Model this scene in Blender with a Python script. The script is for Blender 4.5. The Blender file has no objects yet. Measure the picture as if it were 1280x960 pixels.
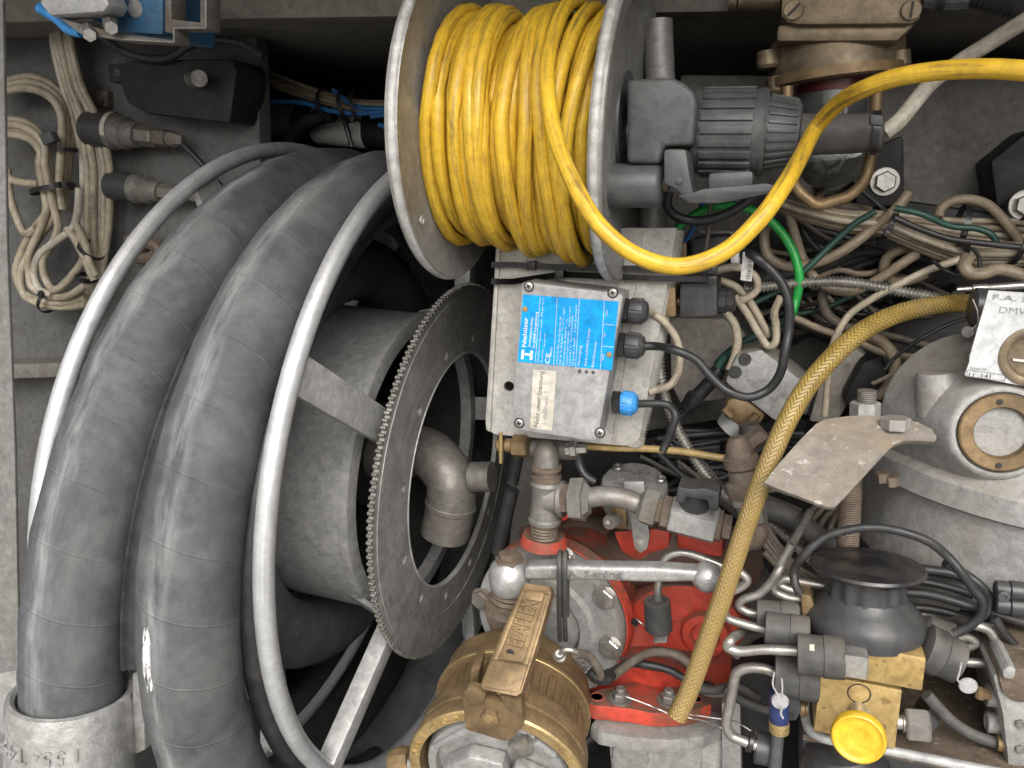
import bpy, bmesh, math, random
from mathutils import Vector, Matrix, noise
from mathutils.geometry import delaunay_2d_cdt
random.seed(7)
SC = bpy.context.scene
COL = SC.collection
PI = math.pi

# ------------------------------------------------------------------ camera
F = 985.0                                   # focal length in photo pixels (photo 1280 x 960)
ax = Vector((.9492, -.1219, .2902)).normalized()      # truck axes seen from the camera
az = Vector((.0466, .9595, .2498))
az = (az - ax * az.dot(ax)).normalized()
ay = az.cross(ax)
CM = Matrix((ax, ay, az))                   # camera vector -> world vector
CAM = Vector((0, 0, 1.45))
cd = bpy.data.cameras.new('camera')
cam = bpy.data.objects.new('camera', cd); COL.objects.link(cam)
cam.matrix_world = Matrix.Translation(CAM) @ CM.to_4x4()
cd.sensor_fit = 'HORIZONTAL'; cd.sensor_width = 36; cd.lens = 36 * F / 1280
cd.clip_start = .01; cd.clip_end = 100
SC.camera = cam

# ------------------------------------------------------------------ world, sun, exposure
SUN_EL, SUN_AZ = math.radians(42), math.radians(160)   # azimuth: from which the light comes, 180 = behind the camera
w = bpy.data.worlds.new('World'); SC.world = w; w.use_nodes = True
wn = w.node_tree; bg = wn.nodes['Background']
sky = wn.nodes.new('ShaderNodeTexSky'); sky.sky_type = 'NISHITA'; sky.sun_disc = False
sky.sun_elevation = SUN_EL; sky.sun_rotation = SUN_AZ
sky.dust_density = 6; sky.air_density = 1.2
hs = wn.nodes.new('ShaderNodeHueSaturation'); hs.inputs['Saturation'].default_value = .22
wn.links.new(sky.outputs[0], hs.inputs['Color']); wn.links.new(hs.outputs[0], bg.inputs[0])
bg.inputs[1].default_value = .15
sl = bpy.data.lights.new('sun', 'SUN'); sl.energy = 1.2; sl.angle = math.radians(60); sl.color = (1, .97, .92)
sun = bpy.data.objects.new('sun', sl); COL.objects.link(sun)
sd = Vector((math.sin(SUN_AZ) * math.cos(SUN_EL), math.cos(SUN_AZ) * math.cos(SUN_EL), math.sin(SUN_EL)))
sun.rotation_euler = (sd).to_track_quat('Z', 'Y').to_euler()
SC.view_settings.view_transform = 'Standard'; SC.view_settings.look = 'None'
SC.view_settings.exposure = .62; SC.view_settings.gamma = 1
SC.cycles.use_denoising = True
SC.cycles.max_bounces = 8; SC.cycles.diffuse_bounces = 4; SC.cycles.glossy_bounces = 4; SC.cycles.transmission_bounces = 6
SC.cycles.caustics_reflective = False; SC.cycles.caustics_refractive = False

# ------------------------------------------------------------------ pixel -> place
X, Y, Z = Vector((1, 0, 0)), Vector((0, 1, 0)), Vector((0, 0, 1))
def ray(px, py): return CM @ Vector(((px - 640) / F, (480 - py) / F, -1))
def P(px, py, d): return CAM + ray(px, py) * d                 # at camera depth d
def Q(px, py, y):                                              # on the upright plane y metres into the truck
    v = ray(px, py); return CAM + v * (y / v.y)
def S(px, py, y): return y / ray(px, py).y / F                 # metres per pixel there
def QX(px, py, x):
    v = ray(px, py); return CAM + v * ((x - CAM.x) / v.x)

# ------------------------------------------------------------------ things and meshes
OFF = {}
def thing(name, label, cat, loc, group=None):
    o = bpy.data.objects.new(name, None); COL.objects.link(o)
    o.empty_display_size = .02
    o.location = loc; o['label'] = label; o['category'] = cat
    if group: o['group'] = group
    OFF[o.name] = Vector(loc); return o
def finish(name, me, m, parent, ang):
    o = bpy.data.objects.new(name, me); COL.objects.link(o)
    if m: me.materials.append(m)
    me.shade_smooth()
    if ang is not None: me.set_sharp_from_angle(angle=math.radians(ang))
    if parent is not None:
        o.parent = parent; OFF[o.name] = OFF[parent.name]
    return o
def obj(name, bm, m, parent=None, ang=38, label=None, base=None):
    if parent is None:
        c = Vector((0, 0, 0))
        for v in bm.verts: c += v.co
        c /= max(1, len(bm.verts)); c.z = min(v.co.z for v in bm.verts)
        if base is not None: c = base
    else: c = OFF[parent.name]
    bmesh.ops.translate(bm, verts=bm.verts, vec=-c)
    bmesh.ops.recalc_face_normals(bm, faces=bm.faces)
    me = bpy.data.meshes.new(name); bm.to_mesh(me); bm.free()
    o = finish(name, me, m, parent, ang)
    if parent is None: o.location = c; OFF[o.name] = c
    if label: o['label'] = label
    return o
def tag(o, label, cat, group=None):
    o['label'] = label; o['category'] = cat
    if group: o['group'] = group
    return o
def struct(name, bm, m, ang=38):
    o = obj(name, bm, m, None, ang); o['kind'] = 'structure'; return o
def NB(): return bmesh.new()
def join(bm, t):
    me = bpy.data.meshes.new('t'); t.to_mesh(me); t.free(); bm.from_mesh(me); bpy.data.meshes.remove(me)

def box(bm, c, hx, hy, hz, bev=0, ex=X, ey=Y, ez=Z):
    t = NB()
    vs = [t.verts.new(c + ex * hx * a + ey * hy * b + ez * hz * d) for a in (-1, 1) for b in (-1, 1) for d in (-1, 1)]
    for f in ((0, 1, 3, 2), (4, 6, 7, 5), (0, 4, 5, 1), (2, 3, 7, 6), (0, 2, 6, 4), (1, 5, 7, 3)):
        t.faces.new([vs[i] for i in f])
    bmesh.ops.recalc_face_normals(t, faces=t.faces)
    if bev: bmesh.ops.bevel(t, geom=t.edges[:], offset=bev, segments=2, affect='EDGES', profile=.6)
    join(bm, t); return bm
def prism(bm, pts, vec, bev=0, seg=2, tri=False):
    t = NB()
    n = len(pts)
    a = [t.verts.new(p) for p in pts]; b = [t.verts.new(p + vec) for p in pts]
    t.faces.new(a); t.faces.new(b[::-1])
    for i in range(n): t.faces.new((a[i], b[i], b[(i + 1) % n], a[(i + 1) % n]))
    bmesh.ops.recalc_face_normals(t, faces=t.faces)
    if tri: bmesh.ops.triangulate(t, faces=[f for f in t.faces if len(f.verts) > 4])
    if bev: bmesh.ops.bevel(t, geom=[e for e in t.edges if e.is_manifold and e.calc_face_angle(0) > .3], offset=bev, segments=seg, affect='EDGES', profile=.6, clamp_overlap=True)
    join(bm, t); return bm
def pprism(bm, pp, y, depth, bev=0, seg=2):          # polygon drawn on the plane y, going depth metres into the truck
    return prism(bm, [Q(p[0], p[1], p[2] if len(p) > 2 else y) for p in pp], Y * depth, bev, seg)
def frame(d, ref=None):
    d = d.normalized()
    r = ref if ref is not None else (Z if abs(d.z) < .9 else X)
    e1 = (r - d * r.dot(d)).normalized(); return e1, d.cross(e1)
def lathe(bm, o, axis, prof, seg=28, ref=None, caps=True):
    axis = axis.normalized(); e1, e2 = frame(axis, ref)
    t = NB(); uv = t.loops.layers.uv.new('UVMap'); rings = []
    for (h, r) in prof:
        if r < 1e-6: rings.append([t.verts.new(o + axis * h)])
        else: rings.append([t.verts.new(o + axis * h + (e1 * math.cos(2 * PI * k / seg) + e2 * math.sin(2 * PI * k / seg)) * r) for k in range(seg)])
    L = 0
    for i, (A, B) in enumerate(zip(rings, rings[1:])):
        l2 = L + math.hypot(prof[i + 1][0] - prof[i][0], prof[i + 1][1] - prof[i][1])
        for k in range(seg):
            q = (k + 1) % seg
            if len(A) == 1 and len(B) == 1: continue
            if len(A) == 1: f = t.faces.new((A[0], B[k], B[q])); us = (((k + .5) / seg, L), (k / seg, l2), ((k + 1) / seg, l2))
            elif len(B) == 1: f = t.faces.new((A[k], B[0], A[q])); us = ((k / seg, L), ((k + .5) / seg, l2), ((k + 1) / seg, L))
            else: f = t.faces.new((A[k], B[k], B[q], A[q])); us = ((k / seg, L), (k / seg, l2), ((k + 1) / seg, l2), ((k + 1) / seg, L))
            for lp, u in zip(f.loops, us): lp[uv].uv = u
        L = l2
    if caps:
        if len(rings[0]) > 1: t.faces.new(rings[0][::-1])
        if len(rings[-1]) > 1: t.faces.new(rings[-1])
    join(bm, t); return bm
def plathe(bm, p0, p1, prof, seg=28, y=None, caps=True, ref=None):   # prof: (0..1 along the way, radius in photo pixels)
    a = Q(*p0) if len(p0) > 2 else Q(p0[0], p0[1], y); b = Q(*p1) if len(p1) > 2 else Q(p1[0], p1[1], y)
    s = (S(p0[0], p0[1], p0[2] if len(p0) > 2 else y) + S(p1[0], p1[1], p1[2] if len(p1) > 2 else y)) / 2
    L = (b - a).length
    return lathe(bm, a, b - a, [(h * L, r * s) for h, r in prof], seg, ref, caps)
def disc(bm, px, py, y, prof, seg=28, axis=None, ref=None):          # prof: (pixels toward the viewer, radius in pixels)
    s = S(px, py, y); return lathe(bm, Q(px, py, y), axis or -Y, [(h * s, r * s) for h, r in prof], seg, ref)
def hexhead(bm, o, axis, r, h, ref=None, washer=1.35):
    if washer: lathe(bm, o, axis, [(0, r * washer), (h * .16, r * washer), (h * .2, r * washer * .96)], 24)
    lathe(bm, o, axis, [(h * .1, r), (h * .86, r), (h, r * .88)], 6, ref); return bm
def phex(bm, px, py, y, r, h, axis=None, washer=1.35, ref=None):
    s = S(px, py, y); return hexhead(bm, Q(px, py, y), axis or -Y, r * s, h * s, ref, washer)
def spline(pts, res=8, closed=False):
    n = len(pts); out = []
    if n < 3 and not closed:
        return [pts[0].lerp(pts[-1], i / res) for i in range(res + 1)]
    for i in range(n if closed else n - 1):
        if closed: p0, p1, p2, p3 = pts[i - 1], pts[i], pts[(i + 1) % n], pts[(i + 2) % n]
        else:
            p1, p2 = pts[i], pts[i + 1]
            p0 = pts[i - 1] if i else p1 * 2 - p2
            p3 = pts[i + 2] if i + 2 < n else p2 * 2 - p1
        # centripetal catmull-rom
        t0 = 0; t1 = t0 + max(1e-6, (p1 - p0).length) ** .5; t2 = t1 + max(1e-6, (p2 - p1).length) ** .5; t3 = t2 + max(1e-6, (p3 - p2).length) ** .5
        for k in range(res):
            t = t1 + (t2 - t1) * k / res
            A1 = p0 * ((t1 - t) / (t1 - t0)) + p1 * ((t - t0) / (t1 - t0))
            A2 = p1 * ((t2 - t) / (t2 - t1)) + p2 * ((t - t1) / (t2 - t1))
            A3 = p2 * ((t3 - t) / (t3 - t2)) + p3 * ((t - t2) / (t3 - t2))
            B1 = A1 * ((t2 - t) / (t2 - t0)) + A2 * ((t - t0) / (t2 - t0))
            B2 = A2 * ((t3 - t) / (t3 - t1)) + A3 * ((t - t1) / (t3 - t1))
            out.append(B1 * ((t2 - t) / (t2 - t1)) + B2 * ((t - t1) / (t2 - t1)))
    if not closed: out.append(pts[-1])
    return out
def sweep(bm, c, r, seg=10, closed=False, ref=None, caps=True, rfun=None):
    t = NB(); uv = t.loops.layers.uv.new('UVMap'); n = len(c); rings = []; ls = [0.]
    tan = []
    for i in range(n):
        if closed: d = c[(i + 1) % n] - c[i - 1]
        else: d = c[min(i + 1, n - 1)] - c[max(i - 1, 0)]
        tan.append(d.normalized() if d.length > 1e-9 else Y)
    e1 = None
    for i in range(n):
        if i: ls.append(ls[-1] + (c[i] - c[i - 1]).length)
        if ref is not None: e1 = (ref - tan[i] * ref.dot(tan[i])).normalized()
        elif e1 is None: e1, _ = frame(tan[0])
        else: e1 = (e1 - tan[i] * e1.dot(tan[i])).normalized()
        e2 = tan[i].cross(e1)
        rr = r if rfun is None else rfun(ls[i], i / (n - 1))
        rings.append([t.verts.new(c[i] + (e1 * math.cos(2 * PI * k / seg) + e2 * math.sin(2 * PI * k / seg)) * rr) for k in range(seg)])
    if closed: ls.append(ls[-1] + (c[0] - c[-1]).length)
    for i in range(n if closed else n - 1):
        A, B = rings[i], rings[(i + 1) % n]
        for k in range(seg):
            q = (k + 1) % seg
            f = t.faces.new((A[k], A[q], B[q], B[k]))
            for lp, u in zip(f.loops, ((k / seg, ls[i]), ((k + 1) / seg, ls[i]), ((k + 1) / seg, ls[i + 1]), (k / seg, ls[i + 1]))): lp[uv].uv = u
    if caps and not closed:
        t.faces.new(rings[0][::-1]); t.faces.new(rings[-1])
    join(bm, t); return bm
def ptube(bm, pp, r, y=.5, res=8, seg=10, rfun=None, wob=0, closed=False, caps=True):   # r in photo pixels
    pts = [Q(p[0], p[1], p[2] if len(p) > 2 else y) for p in pp]
    if wob:
        o = random.random() * 50
        pts = [p + Y * wob * noise.noise(Vector((o + i * .7, 0, 0))) for i, p in enumerate(pts)]
    m = pp[len(pp) // 2]; s = S(m[0], m[1], m[2] if len(m) > 2 else y)
    return sweep(bm, spline(pts, res, closed), r * s, seg, rfun=(lambda l, u: rfun(l, u) * s) if rfun else None, closed=closed, caps=caps)
def coil_rings(bm, pp, r, y, pitch, amp=.12, seg=10):     # ribbed conduit: rings along the way, pitch in pixels
    pts = spline([Q(p[0], p[1], p[2] if len(p) > 2 else y) for p in pp], 24)
    m = pp[len(pp) // 2]; s = S(m[0], m[1], m[2] if len(m) > 2 else y); pt = pitch * s
    L = [0.]
    for a, b in zip(pts, pts[1:]): L.append(L[-1] + (b - a).length)
    n = int(L[-1] / pt * 4); out = []; j = 0
    for i in range(n + 1):
        l = L[-1] * i / n
        while j < len(L) - 2 and L[j + 1] < l: j += 1
        out.append(pts[j].lerp(pts[j + 1], min(1, (l - L[j]) / max(1e-9, L[j + 1] - L[j]))))
    k = [1.0, 1 + amp * .6, 1.0, 1 - amp]
    t = iter(range(10 ** 9))
    return sweep(bm, out, r * s, seg, rfun=lambda l, u: r * s * k[next(t) % 4])
def cdt_plate(bm, outer, holes, to3, vec, bev=0):        # a plate with true holes; outer/holes are 2-D loops, to3 maps them to the place
    vs = [Vector(p) for p in outer]; es = [(i, (i + 1) % len(outer)) for i in range(len(outer))]
    for h in holes:
        b = len(vs); vs += [Vector(p) for p in h]; es += [(b + i, b + (i + 1) % len(h)) for i in range(len(h))]
    r = delaunay_2d_cdt(vs, es, [], 1, 1e-7)
    V, Fc = r[0], r[2]
    def inside(p, loop):
        c = False; n = len(loop)
        for i in range(n):
            a, b = loop[i], loop[i - 1]
            if (a[1] > p[1]) != (b[1] > p[1]) and p[0] < (b[0] - a[0]) * (p[1] - a[1]) / (b[1] - a[1]) + a[0]: c = not c
        return c
    t = NB(); A = [t.verts.new(to3(v)) for v in V]; B = [t.verts.new(to3(v) + vec) for v in V]
    cnt = {}
    for f in Fc:
        c = (V[f[0]] + V[f[1]] + V[f[2]]) / 3
        if not inside(c, outer) or any(inside(c, h) for h in holes): continue
        t.faces.new([A[i] for i in f]); t.faces.new([B[i] for i in reversed(f)])
        for i in range(3):
            e = (f[i], f[(i + 1) % 3]); cnt[e] = 1
    for (i, j) in cnt:
        if (j, i) not in cnt: t.faces.new((A[j], A[i], B[i], B[j]))
    for v in [v for v in t.verts if not v.link_faces]: t.verts.remove(v)
    bmesh.ops.recalc_face_normals(t, faces=t.faces)
    join(bm, t); return bm
def circle2(cx, cy, r, n=20): return [(cx + r * math.cos(2 * PI * i / n), cy + r * math.sin(2 * PI * i / n)) for i in range(n)]
def text(s, o, xd, yd, size, m, parent, ext=.0002, width=None, name='lettering', bold=0):
    cu = bpy.data.curves.new('t', 'FONT'); cu.body = s; cu.size = 1; cu.extrude = 0; cu.resolution_u = 2; cu.offset = bold
    t = bpy.data.objects.new('t', cu); me = bpy.data.meshes.new_from_object(t)
    bpy.data.objects.remove(t); bpy.data.curves.remove(cu)
    bm = NB(); bm.from_mesh(me); bpy.data.meshes.remove(me)
    if not bm.verts: bm.free(); return None
    x0 = min(v.co.x for v in bm.verts); x1 = max(v.co.x for v in bm.verts)
    kx = size if width is None else width / max(1e-6, x1 - x0)
    xd = xd.normalized(); yd = (yd - xd * yd.dot(xd)).normalized(); zd = xd.cross(yd)
    for v in bm.verts: v.co = o + xd * (v.co.x - x0) * kx + yd * v.co.y * size
    if ext:
        r = bmesh.ops.extrude_face_region(bm, geom=bm.faces[:])
        bmesh.ops.translate(bm, verts=[g for g in r['geom'] if isinstance(g, bmesh.types.BMVert)], vec=zd * ext)
    return obj(name, bm, m, parent, 30)
def ptext(s, p0, p1, h, y, m, parent, fit=True, ext=.0002, name='lettering', flip=False, bold=0):   # baseline from p0 to p1 in photo pixels, h high
    a, b = Q(p0[0], p0[1], y), Q(p1[0], p1[1], y); xd = (b - a)
    yd = Y.cross(xd.normalized()) * -1        # 90 degrees to the baseline, on the plane
    yd = xd.normalized().cross(-Y) * -1
    return text(s, a, xd, yd if not flip else -yd, h * S(p0[0], p0[1], y) * 1.38, m, parent, ext, xd.length if fit else None, name, bold)

# ------------------------------------------------------------------ materials (all procedural)
def M(name, c1, c2=None, scale=40, rough=.5, metal=0., bump=.15, bscale=None, dirt=None, dirt_amt=.5, dirt_scale=12, dirt_lo=.45, dirt_hi=.7,
      rvar=.12, streak=None, spots=None, spot_amt=.5, spot_scale=300, dust=None, dust_amt=0, spec=.5, coat=0, grime=(.42, 130)):
    m = bpy.data.materials.new(name); m.use_nodes = True; nt = m.node_tree; N = nt.nodes; L = nt.links
    b = N['Principled BSDF']; b.inputs['Metallic'].default_value = metal
    b.inputs['Specular IOR Level'].default_value = spec; b.inputs['Coat Weight'].default_value = coat; b.inputs['Coat Roughness'].default_value = .2
    tc = N.new('ShaderNodeTexCoord'); co = tc.outputs['Object']
    def noi(sc, det=6, ro=.6, vec=co, dist=0):
        n = N.new('ShaderNodeTexNoise'); n.inputs['Scale'].default_value = sc; n.inputs['Detail'].default_value = det
        n.inputs['Roughness'].default_value = ro; n.inputs['Distortion'].default_value = dist; L.new(vec, n.inputs['Vector']); return n.outputs[0]
    def rng(src, lo, hi, a=0., z=1.):
        r = N.new('ShaderNodeMapRange'); r.inputs[1].default_value = lo; r.inputs[2].default_value = hi; r.inputs[3].default_value = a; r.inputs[4].default_value = z
        L.new(src, r.inputs[0]); return r.outputs[0]
    def mul(a, k):
        r = N.new('ShaderNodeMath'); r.operation = 'MULTIPLY'; L.new(a, r.inputs[0])
        if isinstance(k, float) or isinstance(k, int): r.inputs[1].default_value = k
        else: L.new(k, r.inputs[1])
        return r.outputs[0]
    def mix(f, a, c):
        r = N.new('ShaderNodeMix'); r.data_type = 'RGBA'; L.new(f, r.inputs[0])
        for i, v in ((6, a), (7, c)):
            if isinstance(v, tuple): r.inputs[i].default_value = (*v, 1)
            else: L.new(v, r.inputs[i])
        return r.outputs[2]
    m['h'] = 1
    n1 = noi(scale, 8, .65)
    col = mix(rng(n1, .35, .65), c1, c2 or tuple(x * .75 for x in c1))
    if streak:                       # dirt drawn out along a cable (uv: u around 0..1, v metres along)
        sc, (su, sv), amt = streak
        mp = N.new('ShaderNodeMapping'); mp.inputs['Scale'].default_value = (su, sv, 1); L.new(tc.outputs['UV'], mp.inputs[0])
        col = mix(mul(rng(noi(1, 7, .7, mp.outputs[0], .6), .5, .68), amt), col, sc)
    gr = N.new('ShaderNodeMix'); gr.data_type = 'RGBA'; gr.blend_type = 'MULTIPLY'; gr.inputs[0].default_value = 1; L.new(col, gr.inputs[6])
    cb = N.new('ShaderNodeCombineColor'); gv_ = rng(noi(grime[1], 10, .75, co, .5), .30, .70, 1 - grime[0], 1 + grime[0] * .45)
    for k in range(3): L.new(gv_, cb.inputs[k])
    L.new(cb.outputs[0], gr.inputs[7]); col = gr.outputs[2]
    if dirt: col = mix(mul(rng(noi(dirt_scale, 9, .7, co, .4), dirt_lo, dirt_hi), dirt_amt), col, dirt)
    if dust:                         # settled dust lies on what faces up
        g = N.new('ShaderNodeNewGeometry'); sx = N.new('ShaderNodeSeparateXYZ'); L.new(g.outputs['Normal'], sx.inputs[0])
        col = mix(mul(mul(rng(sx.outputs[2], .2, .95), rng(noi(35, 8, .7), .3, .6)), dust_amt), col, dust)
    if spots: col = mix(mul(rng(noi(spot_scale, 3, .5), .62, .7), spot_amt), col, spots)
    L.new(col, b.inputs['Base Color'])
    rr = rng(noi(scale * 1.7, 6), .3, .7, max(.03, rough - rvar), min(1, rough + rvar)); L.new(rr, b.inputs['Roughness'])
    if bump:
        bp = N.new('ShaderNodeBump'); bp.inputs['Strength'].default_value = bump; bp.inputs['Distance'].default_value = .001
        L.new(noi(bscale or scale * 4, 5, .6), bp.inputs['Height']); L.new(bp.outputs[0], b.inputs['Normal'])
    return m
DUST = (.27, .225, .17)
m_wall = M('painted_panel', (.105, .106, .104), (.155, .154, .15), 9, .6, .1, .2, 120, (.09, .08, .07), .6, 14, .5, .66)
m_panel = M('inner_panel', (.18, .17, .152), (.25, .236, .214), 14, .65, 0, .25, 150, (.08, .07, .055), .7, 20, .52, .68)
m_ceil = M('ceiling_panel', (.15, .135, .115), (.19, .175, .15), 12, .75, 0, .2, 120)
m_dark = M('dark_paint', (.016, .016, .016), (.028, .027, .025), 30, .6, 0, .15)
m_galv = M('galvanised', (.44, .44, .43), (.55, .545, .53), 45, .5, .35, .15, 260, (.2, .17, .13), .5, 25, .55, .75)
m_alu = M('cast_aluminium', (.31, .307, .296), (.38, .375, .36), 60, .55, .2, .35, 700, (.25, .2, .15), .45, 18, .5, .72, dust=DUST, dust_amt=.55)
m_alu_clean = M('cast_aluminium_clean', (.52, .515, .50), (.42, .415, .40), 60, .42, .6, .4, 600, (.3, .27, .22), .4, 30, .52, .7)
m_plate = M('silver_plate', (.56, .545, .51), (.48, .46, .42), 40, .55, .25, .2, 500, (.25, .21, .16), .4, 20, .5, .75, spots=(.2, .16, .12), spot_amt=.4)
m_post = M('weathered_post', (.27, .265, .25), (.20, .195, .185), 50, .6, .3, .2, 250, (.12, .1, .08), .5, 30, .5, .7)
m_chrome = M('galvanised_tube', (.62, .625, .63), (.50, .505, .51), 70, .47, .55, .12, 250, (.32, .32, .32), .35, 60, .52, .66, rvar=.1, grime=(.14, 300), streak=((.3, .3, .3), (14, 5), .5))
m_steel = M('steel', (.62, .60, .56), (.48, .46, .43), 70, .38, .8, .12, 300, (.2, .13, .08), .4, 45, .55, .75)
m_pipe = M('zinc_pipe', (.42, .40, .37), (.32, .30, .27), 60, .42, .7, .15, 300, (.2, .15, .1), .6, 50, .5, .7)
m_flange = M('reel_flange', (.40, .395, .38), (.30, .29, .275), 30, .52, .4, .08, 200, (.2, .17, .12), .5, 14, .5, .72, spots=(.6, .6, .58), spot_amt=.3)
m_flange_edge = M('flange_edge', (.60, .595, .575), (.45, .44, .42), 120, .6, .2, .3, 500)
m_sprocket = M('sprocket_steel', (.36, .35, .33), (.25, .242, .228), 40, .5, .2, .12, 200, (.2, .19, .17), .5, 25, .5, .7)
m_teeth = M('worn_teeth', (.45, .43, .39), (.28, .26, .23), 150, .4, .8, .1)
m_brass = M('old_brass', (.33, .225, .115), (.20, .135, .07), 45, .48, .45, .25, 260, (.11, .075, .04), .7, 22, .45, .65)
m_brass_edge = M('worn_brass', (.60, .44, .21), (.44, .31, .14), 60, .38, .65, .15)
m_bronze = M('lamp_bronze', (.27, .21, .135), (.19, .145, .095), 40, .5, .5, .25, 350, (.1, .075, .05), .6, 25, .48, .68)
m_goldblock = M('brass_block', (.60, .43, .18), (.50, .34, .13), 50, .42, .55, .1, 300, (.33, .2, .09), .5, 30, .52, .68, spots=(.16, .09, .04), spot_amt=.6, spot_scale=220)
m_rust = M('rusty_fitting', (.215, .165, .125), (.14, .105, .08), 60, .65, .35, .3, 300, (.3, .26, .22), .6, 40, .5, .7)
m_fit = M('dusty_fitting', (.29, .275, .25), (.21, .198, .178), 50, .55, .45, .25, 300, (.19, .13, .085), .6, 30, .48, .68)
m_yellow = M('yellow_pvc', (.76, .485, .035), (.64, .39, .03), 30, .45, 0, .08, 200, (.34, .20, .035), .35, 50, .5, .75, streak=((.17, .11, .035), (11, 20), 1.0), grime=(.3, 160))
m_knob_yellow = M('yellow_plastic', (.74, .46, .03), (.66, .40, .025), 60, .4, 0, .06)
m_hose = None
m_black = M('black_plastic', (.038, .039, .041), (.06, .06, .061), 50, .45, 0, .1, 300, (.12, .115, .105), .4, 30, .5, .75, dust=(.16, .145, .125), dust_amt=.15)
m_grey = M('dusty_grey_plastic', (.066, .069, .073), (.095, .098, .102), 40, .5, 0, .12, 300, (.16, .15, .13), .5, 25, .48, .72, dust=(.2, .18, .155), dust_amt=.16)
m_blackcable = M('black_cable', (.020, .020, .021), (.032, .032, .033), 60, .45, 0, .06, 300, (.11, .1, .09), .35, 50, .5, .75)
m_tan = M('tan_cable', (.50, .435, .33), (.42, .36, .265), 40, .48, 0, .06, 300, (.25, .19, .125), .4, 35, .48, .72, streak=((.10, .078, .055), (5, 45), .6))
m_tan2 = M('grimy_tan_cable', (.34, .275, .19), (.26, .205, .14), 40, .52, 0, .1, 300, (.13, .095, .06), .6, 35, .46, .7, streak=((.055, .042, .03), (5, 40), .8))
m_white = M('offwhite_cable', (.60, .55, .47), (.5, .45, .37), 40, .45, 0, .06, 300, (.3, .24, .17), .5, 40, .46, .7, streak=((.16, .13, .1), (5, 30), .6))
m_green = M('green_cable', (.03, .42, .08), (.02, .34, .06), 40, .35, 0, .03)
m_dkgreen = M('dark_green_cable', (.03, .09, .065), (.02, .06, .045), 40, .45, 0, .05)
m_bluetube = M('blue_tube', (.03, .15, .38), (.02, .12, .3), 40, .4, 0, .05)
m_bluepaint = M('blue_paint', (.05, .16, .30), (.035, .12, .23), 30, .5, 0, .15, 200, (.09, .08, .07), .6, 25, .5, .7)
m_bluecap = M('blue_plastic', (.06, .33, .74), (.05, .28, .66), 40, .4, 0, .05)
m_label = M('blue_label', (.0, .36, .83), (.0, .33, .78), 40, .35, 0, .02)
m_ink = M('white_print', (.85, .88, .9), None, 40, .5, 0, 0)
m_blackink = M('dark_print', (.10, .10, .10), None, 40, .6, 0, 0)
m_greyink = M('grey_print', (.34, .34, .35), None, 40, .6, 0, 0)
m_sticker = M('aged_sticker', (.72, .69, .60), (.55, .51, .42), 70, .45, .1, .1, 200, (.4, .34, .25), .5, 60, .5, .68)
m_tagwhite = M('paper_tag', (.80, .78, .74), (.72, .7, .66), 60, .5, 0, .05)
m_box = M('grey_enclosure', (.42, .415, .41), (.37, .365, .36), 50, .5, .2, .35, 900, (.2, .18, .15), .3, 20, .5, .75)
m_sign = M('white_aluminium_sign', (.68, .69, .70), (.62, .63, .64), 18, .38, .15, .04, 200, (.55, .55, .54), .3, 60, .5, .7)
m_red = M('red_paint', (.66, .082, .048), (.58, .064, .038), 25, .42, 0, .3, 260, (.13, .075, .05), .85, 15, .50, .62, dust=(.13, .09, .065), dust_amt=1.3)
m_amber = M('amber_tube', (.42, .30, .12), (.34, .235, .09), 40, .3, 0, .04)
m_tie = M('black_nylon', (.018, .018, .019), (.028, .028, .028), 60, .35, 0, .04)
m_rubber = M('rubber', (.05, .05, .05), (.07, .068, .066), 60, .65, 0, .2, 300, (.14, .125, .1), .5, 30, .45, .7, dust=(.2, .175, .14), dust_amt=.4)
m_tray = M('rusty_tray', (.10, .072, .052), (.17, .13, .095), 50, .75, .1, .6, 300, (.30, .235, .16), .5, 70, .55, .7, spots=(.4, .36, .3), spot_amt=.5, spot_scale=240)
m_seal = M('lead_seal', (.62, .62, .62), (.5, .5, .5), 150, .4, .4, .3)
m_mag = M('red_gasket', (.12, .015, .015), (.09, .012, .012), 40, .4, 0, .05)
m_redgrime = M('grimy_red_paint', (.30, .045, .03), (.16, .07, .05), 14, .6, 0, .3, 260, (.12, .085, .065), .95, 12, .42, .56, dust=(.13, .095, .07), dust_amt=1.3)
m_teal = M('green_gasket', (.08, .17, .15), None, 40, .6, 0, .1)
m_ply = M('grey_casting', (.30, .295, .28), (.39, .38, .36), 50, .6, .2, .4, 500, (.2, .165, .13), .5, 16, .5, .7)
m_dirtwire = M('grimy_wire', (.17, .14, .11), (.11, .09, .07), 40, .6, 0, .15, 300, (.28, .24, .19), .4, 50, .5, .7)

def glass(name, col, rough=.03, tr=1):
    m = bpy.data.materials.new(name); m.use_nodes = True; b = m.node_tree.nodes['Principled BSDF']
    b.inputs['Base Color'].default_value = (*col, 1); b.inputs['Transmission Weight'].default_value = 1
    b.inputs['Roughness'].default_value = rough; b.inputs['IOR'].default_value = 1.47; b.inputs['Transmission Weight'].default_value = tr; return m
m_glass = glass('lamp_glass', (.86, .88, .85), .04, .93)

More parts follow.
